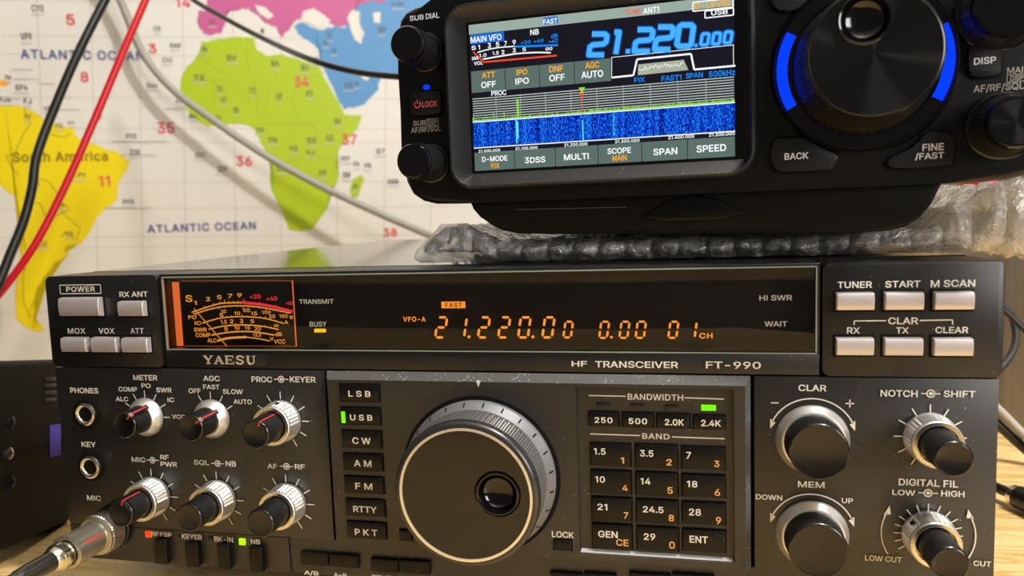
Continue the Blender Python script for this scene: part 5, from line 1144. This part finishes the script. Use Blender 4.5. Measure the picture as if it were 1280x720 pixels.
for nm, mt, grow, d in (('figure_edges', SDB, 0.75, .40), ('frequency_figures', SBL, 0.0, .43)):
    bm = NB()
    for k, (c_, cr, x0, y0, x1, y1, sl) in enumerate(bigs + smalls):
        u_ = 1.75 if k < 5 else 1.0
        fig(c_, x0, y0, x1, y1, cr, u_ + grow, sl, d)
    for x0, y0, x1, y1 in ((203, 385, 235, 418), (740, 345, 762, 367)):
        r = R4(CV, x0, y0, x1, y1); g = grow * .35; fill(bm, (r[0] - g, r[1] - g, r[2] + g, r[3] + g), d)
    obj(nm, bm, SBL if not grow else glow('screen_deep_blue', (15, 95, 200), 1.0), scr, 'large blue frequency figures', smooth=0)
# spectrum trace
bm = NB(); rnd = random.Random(2); N_ = 300
for i in range(N_):
    u = 95 * i / N_; h = 0.5 + abs(rnd.gauss(0, .55)) + (0.5 if rnd.random() < .1 else 0) + 0.35 * (1 if u > 40 else 0)
    if abs(u - 0.4) < .2 or abs(u - 8.3) < .15 or abs(u - 12.4) < .15: h = 4.3
    if 17.2 < u < 18.2: h = 11.5 + rnd.uniform(-.6, .4)
    h *= (gv1 - wv1) / 14.0 if False else 1.0
    poly(bm, [(u, wv1 + .2), (u + 95 / N_ * .75, wv1 + .2), (u + 95 / N_ * .75, wv1 + .2 + h * .62), (u, wv1 + .2 + h * .62)], .42)
a = CWf.p(855, 75, .3); poly(bm, [(a[0] - 1.2, a[1] + .9), (a[0] + 1.2, a[1] + .9), (a[0], a[1] - 1.2)], .48)
obj('spectrum_trace', bm, SGR, scr, 'yellow-green spectrum trace', smooth=0)
bm = NB()
for (x, y0, y1) in ((362, 300, 475), (372, 310, 440)): a = CWf.p(x, y0, .3); b = CWf.p(x, y1, .3); strip(bm, [(a[0], a[1]), (a[0], b[1])], .5, .44)
a = CWf.p(860, 300, .3); b = CWf.p(862, 458, .3); strip(bm, [(a[0], a[1]), (a[0], b[1])], .4, .44)
for k in range(5):
    a = CZ.p(103, 315 + k * 34, .3); b = CZ.p(103, 340 + k * 34, .3); strip(bm, [(a[0], a[1]), (a[0], b[1])], .28, .44)
obj('signal_streaks', bm, SCY, scr, 'pale cyan streaks', smooth=0)

# left ear: knobs, power key, lettering
def f_knob(name, base_px, tip_px, rb, rt, par=small_r, base_d=FB, label=None, lathe_n=120, pol=None):
    u, v = F1.at(base_px[0], base_px[1], base_d); L = F1.depth(u, v, *tip_px)
    bm = NB(); lathe(bm, [(base_d - .2, rb + 1.0), (base_d + 1.2, rb + .9), (base_d + 1.6, rb + .2)], u, v, 72)
    k = obj(name, bm, GLOSS, par, label)
    bm = NB(); lathe(bm, [(base_d + 1.0, rb)] + knurl_prof(base_d + 1.4, L - 2.4, rb, rt + .35, 12), u, v, lathe_n, lambda i, q, d, r: r + (0.22 if q % 2 else 0) , cap1=False)
    obj('knob_grip', bm, GRIP, k)
    bm = NB(); lathe(bm, [(L - 2.5, rt + .25), (L - 2.0, rt + .35), (L - .9, rt + .3), (L - .2, rt - .1), (L, rt - .6), (L, rt - .9)], u, v, 72)
    obj('knob_cap', bm, GLOSS, k)
    return k, u, v, L
f_knob('tuning_knob', (532, 66), (507.5, 53.5), 6.5, 6.1, label='upper left knurled knob')
f_knob('tuning_knob', (540, 204.5), (515.5, 200.6), 6.6, 6.2, label='lower left knurled knob')
bm = NB()
HM = PRINT_LG
def BT(cr, s, x0, y0, x1, y1, base=FB, **kw):
    b_ = NB(); cr.text(b_, s, x0, y0, x1, y1, d=0.12, base=base, **kw); obj('housing_lettering', b_, HM, small_r, smooth=0)
def frame_box(r):
    b_ = NB()
    for a, b in (((r[0], r[1]), (r[2], r[1])), ((r[2], r[1]), (r[2], r[3])), ((r[2], r[3]), (r[0], r[3])), ((r[0], r[3]), (r[0], r[1]))): strip(b_, [a, b], 0.25, FB + .12)
    obj('label_frame', b_, PRINT_DIM, small_r, smooth=0)
BT(CX, 'SUB', 290, 165, 448, 235, bold=.03); BT(CX, 'DIAL', 470, 140, 625, 215, bold=.03)
HM = PRINT_DIM
BT(CP, 'SUB', 110, 450, 157, 473); BT(CP, 'AF/RF/SQL', 102, 471, 215, 500); BT(CP, 'DSP', 165, 448, 200, 468)
frame_box(CP.rect(160, 446, 205, 470, FB))
BT(CS, 'MAIN', 956, 248, 1042, 276); BT(CS, 'AF/RF/SQL', 830, 310, 1020, 347); BT(CS, 'DSP', 968, 281, 1018, 304)
frame_box(CS.rect(956, 279, 1030, 306, FB))
KY = FB + 1.6
u0, v0, u1, v1 = CP.rect(97, 345, 212, 430, KY)
bm = NB(); prism(bm, rrect(u0, v0, u1, v1, 1.6), -KY, -FB + .5, .5); pk = obj('power_key', bm, RUBKEY, small_r, 'rounded power and lock key')
bm = NB(); prism(bm, rrect(u0 - .8, v0 - .8, u1 + .8, v1 + .8, 2.1), -FB - .15, -FB + .5); obj('key_gap', bm, GAP, pk)
bm = NB(); CP.text(bm, 'LOCK', 143, 377, 200, 403, d=.08, base=KY, bold=.025); c_ = CP.p(125, 392, KY); annulus(bm, c_[0], c_[1], 1.0, 1.4, KY + .08, 35, 325, 32); strip(bm, [(c_[0], c_[1] + .2), (c_[0], c_[1] + 1.8)], .35, KY + .08)
obj('key_lettering', bm, mat('rose_print', (200, 80, 90), 0.5, emit=(200, 60, 70), es=.15), pk, 'rose red lettering', smooth=0)
u0, v0, u1, v1 = CP.rect(147, 318, 172, 336, FB); bm = NB(); prism(bm, rrect(u0, v0, u1, v1, .8), -FB - .4, -FB + .5, .2); obj('blue_lamp', bm, BLUELED, small_r, 'small blue lamp')

# right: main dial with blue light arcs
BU, BV = F1.at(1078.5, 82, FB)
TU_L = F1.depth(BU, BV, 1093, 65)
bm = NB(); lathe(bm, [(FB - .3, 28.9), (FB + .9, 28.7), (FB + 1.6, 28.2), (FB + 1.2, 27.5), (FB + .8, 27.2), (FB + 1.0, 23.0), (FB + .4, 22.8)], BU, BV, 160)
rd = obj('main_dial', bm, GLOSS, small_r, 'large dial in a glossy ring lit blue')
LR = np.hypot(*(np.array(F1.at(972.5, 92, FB + 1.2)) - (BU, BV)))
def arc_led(a0, a1):
    bm = NB(); rings = []
    m_ = 40
    for k in range(m_ + 1):
        a = math.radians(a0 + (a1 - a0) * k / m_); s_, c_ = math.sin(a), math.cos(a)
        rings.append([(BU + s_ * r, -d, BV + c_ * r) for r, d in ((23.4, FB + .6), (23.4, FB + 1.3), (24.2, FB + 1.8), (26.1, FB + 1.7), (26.8, FB + 1.2), (26.8, FB + .6))])
    loft(bm, rings)
    obj('light_arc', bm, BLUELED, rd, 'bright blue light arc')
def ang_of(px, py):
    u, v = F1.at(px, py, FB + 1.5); return math.degrees(math.atan2(u - BU, v - BV))
arc_led(ang_of(984, 138), ang_of(988, 42)); arc_led(ang_of(1182, 29), ang_of(1178, 126))
bm = NB(); lathe(bm, [(FB + 0.5, 21.6)] + knurl_prof(FB + 1, TU_L - 4.5, 21.6, 19.2, 14) + [(TU_L - 4.2, 19.3)], BU, BV, 200, lambda i, k, d, r: r + (.5 if (k // 2 + i // 2) % 2 else 0), cap1=False)
obj('dial_grip', bm, GRIP, rd)
bm = NB(); lathe(bm, [(TU_L - 4.4, 19.4), (TU_L - 3.6, 19.8), (TU_L - 1.5, 19.7), (TU_L - .2, 19.0), (TU_L, 18.5), (TU_L - .3, 18.3)], BU, BV, 160, cap0=False, cap1=False)
obj('dial_rim', bm, mat('polished_dark_rim', (45, 44, 42), 0.25, 0.6), rd, 'polished edge')
DU2, DV2 = F1.at(1081, 24, TU_L)
bm = NB(); nn = 128
outer = [(BU + 18.4 * math.cos(2 * PI * k / nn), -TU_L + .15, BV + 18.4 * math.sin(2 * PI * k / nn)) for k in range(nn)]
hole = [(DU2 + 7.3 * math.cos(2 * PI * k / nn), -TU_L + .15, DV2 + 7.3 * math.sin(2 * PI * k / nn)) for k in range(nn)]
loft(bm, [outer, hole], cap0=False, cap1=False)
BRUSH = mat('spun_dark_metal', (84, 83, 82), 0.16, 1.0, aniso=0.98)
obj('dial_face', bm, BRUSH, rd, 'spun metal face', smooth=0)
bm = NB(); lathe(bm, [(TU_L - .4, 7.7), (TU_L + .3, 7.7), (TU_L + .6, 7.3), (TU_L + .4, 6.8), (TU_L - .4, 6.3)] + [(TU_L - .4 - 3.0 * math.sin(t), 6.3 * math.cos(t)) for t in [x * PI / 2 / 7 for x in range(1, 7)]] + [], DU2, DV2, 72, cap0=False)
obj('finger_dimple', bm, GLOSS, rd, 'glossy black finger dimple')
# keys with traced outlines
def fkey(cr, pts, mt=RUBKEY, d=KY, label=None, gap=0.7):
    q = [cr.p(x, y, d) for x, y in pts]
    cx = sum(p[0] for p in q) / len(q); cy = sum(p[1] for p in q) / len(q)
    sm = spline([p + (0,) for p in q + [q[0]]], 4)[:-1]; sm = [(p[0], p[1]) for p in sm]
    bm = NB(); prism(bm, sm, -d, -FB + .5, .55, 3); k = obj('function_button', bm, mt, small_r, label)
    # moat round the key
    ext = [(p[0] + (p[0] - cx) * gap / 10 + math.copysign(gap * .45, p[0] - cx), p[1] + (p[1] - cy) * gap / 6 + math.copysign(gap * .35, p[1] - cy)) for p in sm]
    bm = NB(); prism(bm, ext, -FB - .15, -FB + .4); obj('key_gap', bm, GAP, k)
    return k
def fk_text(k, cr, items):
    global bm
    bm = NB()
    for t in items: cr.text(bm, *t, d=.08, base=KY, bold=.03)
    obj('key_lettering', bm, PRINT_LG, k, smooth=0)
k = fkey(CS, [(78, 540), (95, 522), (150, 520), (205, 522), (240, 545), (275, 562), (315, 578), (322, 598), (305, 628), (270, 638), (180, 642), (110, 642), (80, 625), (72, 580)])
fk_text(k, CS, [('BACK', 122, 570, 212, 600)])
k = fkey(CS, [(508, 605), (530, 588), (580, 565), (620, 540), (650, 502), (680, 494), (735, 500), (755, 515), (758, 570), (752, 605), (735, 618), (640, 628), (560, 630), (520, 625)])
fk_text(k, CS, [('FINE', 639, 536, 719, 567), ('/FAST', 611, 569, 720, 602)])
k = fkey(CS, [(822, 170), (850, 162), (910, 162), (932, 172), (940, 200), (938, 260), (925, 278), (860, 288), (825, 280), (815, 250), (815, 200)])
fk_text(k, CS, [('DISP', 832, 212, 915, 243)])
k = fkey(CS, [(70, -60), (215, -60), (205, 5), (170, 32), (120, 40), (85, 25), (72, 0)])
k, u, v, L = f_knob('volume_knob', (1252, 158), (1272, 156), 9.6, 7.5, label='large right-hand knob with bright spun cap')
bm = NB(); disc(bm, u, v, 6.7, L + .05, 64); obj('knob_cap_face', bm, BRUSH, k, smooth=0)
k, u, v, L = f_knob('upper_knob', (1248, 14), (1262, 2), 11.5, 9.5, label='knob at the top right corner')

# ================================================================== BUBBLE WRAP
def bubble_mat():
    mt = bpy.data.materials.new('clear_bubble_film'); mt.use_nodes = True; nt = mt.node_tree; N = nt.nodes.new; L = nt.links.new
    nt.nodes.remove(nt.nodes['Principled BSDF'])
    tc = N('ShaderNodeTexCoord')
    v = N('ShaderNodeTexVoronoi'); v.inputs['Scale'].default_value = 130; L(tc.outputs['Object'], v.inputs['Vector'])
    n = N('ShaderNodeTexNoise'); n.inputs['Scale'].default_value = 240; n.inputs['Detail'].default_value = 4; n.inputs['Distortion'].default_value = 2; L(tc.outputs['Object'], n.inputs['Vector'])
    ad = N('ShaderNodeMath'); ad.operation = 'ADD'; L(v.outputs['Distance'], ad.inputs[0]); L(n.outputs['Fac'], ad.inputs[1])
    b = N('ShaderNodeBump'); b.inputs['Strength'].default_value = 0.7; b.inputs['Distance'].default_value = 0.002; L(ad.outputs[0], b.inputs['Height'])
    g = N('ShaderNodeBsdfGlossy'); g.inputs['Roughness'].default_value = 0.16; g.inputs[0].default_value = (.95, .95, .95, 1); L(b.outputs[0], g.inputs['Normal'])
    d = N('ShaderNodeBsdfDiffuse'); d.inputs[0].default_value = (.85, .84, .82, 1); L(b.outputs[0], d.inputs['Normal'])
    tl = N('ShaderNodeBsdfTranslucent'); tl.inputs[0].default_value = (.95, .95, .94, 1); L(b.outputs[0], tl.inputs['Normal'])
    t = N('ShaderNodeBsdfTransparent'); t.inputs[0].default_value = (.97, .97, .97, 1)
    m1 = N('ShaderNodeMixShader'); m1.inputs[0].default_value = .5; L(d.outputs[0], m1.inputs[1]); L(tl.outputs[0], m1.inputs[2])
    m2 = N('ShaderNodeMixShader'); m2.inputs[0].default_value = .58; L(t.outputs[0], m2.inputs[1]); L(m1.outputs[0], m2.inputs[2])
    f = N('ShaderNodeFresnel'); f.inputs[0].default_value = 1.45; L(b.outputs[0], f.inputs['Normal'])
    fm = N('ShaderNodeMath'); fm.operation = 'MULTIPLY_ADD'; fm.inputs[1].default_value = 1.3; fm.inputs[2].default_value = .05; L(f.outputs[0], fm.inputs[0])
    m3 = N('ShaderNodeMixShader'); L(fm.outputs[0], m3.inputs[0]); L(m2.outputs[0], m3.inputs[1]); L(g.outputs[0], m3.inputs[2])
    L(m3.outputs[0], nt.nodes['Material Output'].inputs[0])
    return mt
BUB = bubble_mat()
def hsh(i, j, s=0):
    r = random.Random(i * 7919 + j * 104729 + s * 31); return r.random()
def vnoise(x, y, s=0):
    i, j = math.floor(x), math.floor(y); fx, fy = x - i, y - j; fx = fx * fx * (3 - 2 * fx); fy = fy * fy * (3 - 2 * fy)
    a = hsh(i, j, s) * (1 - fx) + hsh(i + 1, j, s) * fx; b = hsh(i, j + 1, s) * (1 - fx) + hsh(i + 1, j + 1, s) * fx
    return a * (1 - fy) + b * fy
wrap = thing('bubble_wrap', 'crumpled clear bubble wrap between the two radios, spilling over at the right', 'bubble wrap', F0, (260, 100, 125))
def bub(x, y, pitch=10.0):
    j = round(y / (pitch * .87)); off = pitch / 2 if j % 2 else 0
    i = round((x - off) / pitch); dx = x - (i * pitch + off); dy = y - j * pitch * .87
    r = math.hypot(dx, dy) / (pitch * .46)
    return math.sqrt(max(0, 1 - r * r))
def left_edge(y): return 160 + 3 * vnoise(y * .09, 2) - 8 * min(1, y / 140.0) * 1.0
def film(name, ztop, dome, seed, y0, x1, drape=False, thick=0.5):
    bm = NB(); nx, ny = 190, 90; rows = []
    for j in range(ny + 1):
        row = []
        for i in range(nx + 1):
            s_ = i / nx; t_ = j / ny
            y = y0 + t_ * (250 - y0) + 3.0 * vnoise(s_ * 26, t_ * 8, seed)
            xl = left_edge(y) + 6 * vnoise(y * .2, 5, seed)
            x = xl + s_ * (x1 - xl)
            z = ztop(x, y) + dome * bub(x, y) + 2.2 * (vnoise(x * .12, y * .12, seed) - .5) + 1.0 * (vnoise(x * .45, y * .45, seed + 3) - .5)
            if drape and x > 372:
                e = x - 372; z -= 0.012 * e * e
            row.append(bm.verts.new((x, y, z)))
        rows.append(row)
    for a, b in zip(rows, rows[1:]):
        for i in range(nx): bm.faces.new((a[i], a[i + 1], b[i + 1], b[i]))
    return obj(name, bm, BUB, wrap, smooth=60)
def room(x, y):
    """height left for the film: pressed flat under the small radio's base, puffed up at its right"""
    h = 135.2
    if x > 349: h += min(1, (x - 349) / 10) * 9 + max(0, min(1, (x - 364) / 14)) * 9
    if x < 194: h += 7 * min(1, max(0, (194 - x) / 12)) - 12 * max(0, (170 - x) / 12)
    return h
film('film_layer', lambda x, y: 130.6, -1.0, 11, 22, 400, True)
film('film_layer', lambda x, y: room(x, y) - 3.4, 1.6, 5, 24, 402, True)
# folded front edge that joins the layers
bm = NB(); nx, nz = 240, 12; rows = []
for j in range(nz + 1):
    t_ = j / nz; row = []
    for i in range(nx + 1):
        s_ = i / nx; x = 161 + s_ * (401 - 161)
        z = 126.0 + t_ * (room(x, 22) - 126.5); bulge = math.sin(PI * t_)
        y = 24 - 5 * bulge - 2.6 * bub(x, 0, 10.0) * bulge + 3.5 * (vnoise(x * .14, t_ * 3, 4) - .5) + 1.6 * (vnoise(x * .5, t_ * 6, 9) - .5)
        if x > 372: z -= 0.012 * (x - 372) ** 2
        row.append(bm.verts.new((x, y, z)))
    rows.append(row)
for a, b in zip(rows, rows[1:]):
    for i in range(nx): bm.faces.new((a[i], a[i + 1], b[i + 1], b[i]))
obj('folded_edge', bm, BUB, wrap, smooth=60)

# ================================================================== MICROPHONE PLUG
plug = thing('microphone_plug', 'knurled metal microphone plug screwed into the lower left of the large radio', 'plug', F0, (MU, -20, MV))
def dd(px, py): return F0.depth(MU, MV, px, py)
dn = dd(115.5, 667)
bm = NB(); lathe(bm, [(1.6, 8.2)] + knurl_prof(2.2, dn - .8, 8.3, 8.3, 14) + [(dn - .3, 8.2), (dn, 7.8), (dn, 6.6)], MU, MV, 80, lambda i, k, d, r: r + (.55 if (i + k) % 2 and 1 <= i <= 13 else 0))
obj('coupling_nut', bm, NICKEL, plug, 'diamond-knurled ring', smooth=9)
d2 = dd(82, 685.5)
bm = NB(); lathe(bm, [(dn - .4, 6.9), (dn + .6, 6.7), (d2 - 1.4, 6.7), (d2 - 1.2, 6.9), (d2 + .6, 6.9), (d2 + .9, 6.4), (d2 + .9, 5.6), (d2 - 1, 5.4)], MU, MV, 72, cap0=False)
obj('barrel', bm, NICKEL, plug, 'satin metal barrel')
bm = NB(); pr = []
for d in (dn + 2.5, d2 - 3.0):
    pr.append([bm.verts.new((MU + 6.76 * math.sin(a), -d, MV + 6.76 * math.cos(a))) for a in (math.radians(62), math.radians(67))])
bm.faces.new((pr[0][0], pr[0][1], pr[1][1], pr[1][0])); obj('red_reflection', bm, mat('painted_red_reflection', (220, 30, 25), .4, emit=(220, 20, 15), es=.2), plug, 'short red lamp reflection painted on the barrel', smooth=0)  # painted streak standing in for the red lamp's reflection on the metal
d3 = d2 + 9
bm = NB(); lathe(bm, [(d2 - .5, 4.9), (d2 + 3, 4.9), (d2 + 3.2, 5.5), (d2 + 5.6, 5.5), (d2 + 5.9, 4.8), (d3 - 1, 4.4), (d3, 3.6)], MU, MV, 56)
cl_ = obj('cable_clamp', bm, CHROME_B, plug, 'bright metal cable clamp')
for s_ in (-1, 1):
    bm = NB(); r = 1.5
    box(bm, (MU + 4.2 if s_ > 0 else MU - 6.2, -d2 - 5.8, MV - 2.0), (MU + 6.2 if s_ > 0 else MU - 4.2, -d2 - 2.4, MV + 2.0), .6); obj('clamp_screw_lug', bm, CHROME_B, cl_)
cp = [np.array([MU, -d3 + 3, MV]), np.array([MU, -d3 - 4, MV]), np.array([MU - .5, -d3 - 14, MV - .6]), np.array([MU - 3, -d3 - 30, MV - 3]), np.array([MU - 10, -d3 - 60, MV - 12]), np.array([MU - 22, -d3 - 100, MV - 24]), np.array([MU - 40, -d3 - 150, -DZ + 4])]
bm = NB(); tube(bm, cp, lambda t: 3.9 if t < .35 else 3.6, 20)
tag(obj('microphone_cable', bm, mat('worn_black_cable', (44, 41, 36), 0.22, 0, 0.8)), 'shiny dark cable running from the microphone plug to the lower left corner', 'cable')

# ================================================================== CABLES IN THE BACKGROUND
def cable(name, pts, r, mt, label):
    bm = NB(); tube(bm, pts, r, 14)
    return tag(obj(name, bm, mt), label, 'cable')
A = away
cable('power_cable', [A(175, -80, 640), A(134, -5, 625), A(96, 70, 610), A(66, 140, 600), A(46, 195, 590), A(40, 235, 585), A(30, 275, 580), A(14, 315, 572), A(-12, 375, 560), A(-60, 450, 545), A(-130, 520, 540), A(-240, 560, 545)], 3.4, mat('black_cable_sheath', (20, 22, 20), .35), 'black cable hanging in front of the map beside the red one')
cable('power_cable', [A(215, -85, 640), A(186, -10, 630), A(158, 55, 620), A(118, 150, 610), A(78, 240, 600), A(38, 315, 590), A(-12, 380, 580), A(-70, 440, 570), A(-150, 500, 565), A(-270, 545, 560)], 2.9, mat('red_cable_sheath', (200, 15, 35), .32), 'red cable hanging in front of the map beside the black one')
gend = on_z(548, 298, 131)
def near_wall(px, py, off):
    D = ray(px, py); t = ((WP - CAM) @ WN) / (D @ WN)
    return CAM + D * (t - off)
cable('coaxial_cable', [near_wall(110, -70, 30), near_wall(148, -5, 30), near_wall(176, 62, 30), near_wall(212, 108, 32), near_wall(262, 147, 36), near_wall(330, 193, 42), near_wall(400, 232, 50), near_wall(470, 265, 60), near_wall(520, 287, 72), near_wall(550, 300, 85), near_wall(600, 325, 110)], 4.2, mat('light_grey_cable_sheath', (158, 156, 150), .4), 'thick pale grey cable sweeping across the map down toward the bubble wrap')
cable('antenna_lead', [A(200, -40, 720), A(238, -3, 700), A(285, 25, 660), A(335, 51, 620), A(390, 75, 550), A(440, 89, 530), A(500, 96, 505), A(600, 98, 480), A(700, 110, 460)], 2.1, mat('black_cable_sheath', (20, 22, 20)), 'thin black cable running behind the upper radio across the map')
D_ = lambda x, y, h: on_z(x, y, -DZ + h)
cable('desk_cable', [A(1235, 372, 500), A(1258, 386, 498), A(1268, 406, 495), A(1269, 430, 492), A(1258, 452, 490), A(1235, 475, 488)], 2.2, mat('dark_grey_sheath', (38, 38, 40), .5), 'dark cable curling up against the side wall right of the large radio')
cable('desk_cable', [A(1236, 376, 470), A(1260, 392, 470), A(1280, 412, 468), A(1320, 450, 460)], 1.9, mat('black_cable_sheath', (20, 22, 20)), 'dark cable arching off the right edge above the other desk cables')
cable('desk_cable', [A(1225, 490, 455), A(1250, 513, 455), A(1279, 542, 452), A(1330, 590, 445)], 2.3, mat('grey_cable_sheath', (165, 162, 155)), 'pale grey cable crossing the desk at the right edge')
cable('desk_cable', [A(1220, 505, 462), A(1250, 533, 460), A(1280, 560, 456), A(1340, 610, 440)], 2.9, mat('black_cable_sheath', (20, 22, 20)), 'thick black cable on the desk just below the pale grey one')
cable('desk_cable', [A(1200, 222, 420), A(1225, 228, 415), A(1245, 235, 410), A(1262, 246, 405)], 3.6, mat('red_cable_sheath', (200, 15, 35)), 'short red cable end showing behind the bubble wrap at the right')
# plug lying on the desk at the right edge
p1 = D_(1240, 607, 7); p2 = D_(1268, 619, 7); p3 = D_(1300, 633, 7)
ax = (p2 - p1) / np.linalg.norm(p2 - p1); p3 = p2 + ax * 22
pg = bpy.data.objects.new('coaxial_plug', None); C.objects.link(pg); pg.location = (p2[0] * S, p2[1] * S, 0)
tag(pg, 'small plug with a bright metal collar on the desk at the right edge', 'plug'); OFF[pg.name] = Vector((-p2[0] * S, -p2[1] * S, DZ * S))
bm = NB(); tube(bm, [p1 - ax * 60, p1, p2 + ax * 4], 2.7, 14); obj('lead', bm, mat('black_cable_sheath', (20, 22, 20)), pg)
bm = NB(); tube(bm, [p2 - ax * 0.5, p2, p2 + ax * 2.5, p2 + ax * 3], 5.4, 24, 2); obj('collar', bm, CHROME_B, pg, 'bright metal collar')
bm = NB(); tube(bm, [p2 + ax * 3, p2 + ax * 10, p3], 5.9, 24, 3); obj('plug_body', bm, BLACKP, pg)

# ================================================================== BLACK BOX AT THE LEFT
d_ = np.array([-229.0, 914.0, -165.0]); d_ /= np.linalg.norm(d_)
n_ = np.array([d_[1], -d_[0], 0]); n_ /= np.linalg.norm(n_)      # faces right
up_ = np.cross(n_, d_); 
if up_[2] < 0: up_ = -up_
FBX = Frame((-49.5, 15.0, -5.0), np.array([n_, d_, up_]).T)
def on_side(px, py):            # point on the box's right side: (distance back, height)
    D = ray(px, py); t = ((FBX.o - CAM) @ n_) / (D @ n_); Lc = FBX.M.T @ (CAM + t * D - FBX.o); return Lc[1], Lc[2]
hb = (on_side(5, 450)[1] + on_side(60, 450)[1]) / 2; lb = (on_side(2, 687)[1] + on_side(84, 657)[1]) / 2
bx = thing('equipment_case', 'black metal equipment case at the left edge beside the large radio', 'case', FBX, (-60, 60, lb))
CASE = mat('case_black', (11, 11, 11), 0.5, 0, .15)
bm = NB(); box(bm, (-190, -150, lb), (0, 56, hb), 3.5, 4); obj('case_body', bm, CASE, bx)
bm = NB(); s1 = on_side(12, 567); s2 = on_side(62, 558); box(bm, (-0.3, -140, s1[1] - .25), (0.12, 60, s1[1] + .25)); obj('seam', bm, GAP, bx)
for i, (px, py) in enumerate(((13, 527.5), (11, 567), (13, 603))):
    yy, zz = on_side(px, py)
    bm = NB(); rg = [[(x, yy + r * math.cos(2 * PI * k / 32), zz + r * math.sin(2 * PI * k / 32)) for k in range(32)] for x, r in ((-.2, 3.0), (.7, 2.9), (1.0, 2.3), (1.1, .5))]
    loft(bm, rg); s_ = obj('screw', bm, mat('bright_screw', (190, 190, 190), .25, 1.0) if i == 1 else mat('blackened_screw', (55, 55, 55), .25, .8), bx, 'bright screw head' if i == 1 else 'blackened screw head')
    bm = NB(); box(bm, (1.0, yy - 1.6, zz - .3), (1.16, yy + 1.6, zz + .3)); box(bm, (1.0, yy - .3, zz - 1.6), (1.16, yy + .3, zz + 1.6)); obj('cross_slot', bm, GAP, s_, smooth=0)
for py in (474, 482, 491, 500):
    yy, zz = on_side(63, py); bm = NB(); box(bm, (-.2, yy - 5, zz - 1.1), (.5, yy + 5, zz + 1.1), .4); obj('vent_rib', bm, mat('grey_rib', (52, 52, 52), .4), bx)
a = on_side(62, 572); b = on_side(73, 530); bm = NB(); box(bm, (-.1, a[0], a[1]), (.3, b[0] + 2, b[1])); obj('sticker', bm, mat('violet_sticker', (92, 78, 190), .5), bx, 'small violet sticker')
bm = NB(); z0 = (-DZ)
fb = FBX.M @ np.array([-20, -40, lb]) + FBX.o
for k in range(2):
    x_ = -20 - 130 * k; q = FBX.M @ np.array([x_, -40, lb]) + FBX.o
    bm = NB(); rg = [[(x_ + 6 * math.cos(2 * PI * i / 24), -40 + 6 * math.sin(2 * PI * i / 24), z) for i in range(24)] for z in (lb + .2, lb - (q[2] + DZ) / up_[2] + 2.2)]
    loft(bm, rg); obj('front_foot', bm, BLACKP, bx)
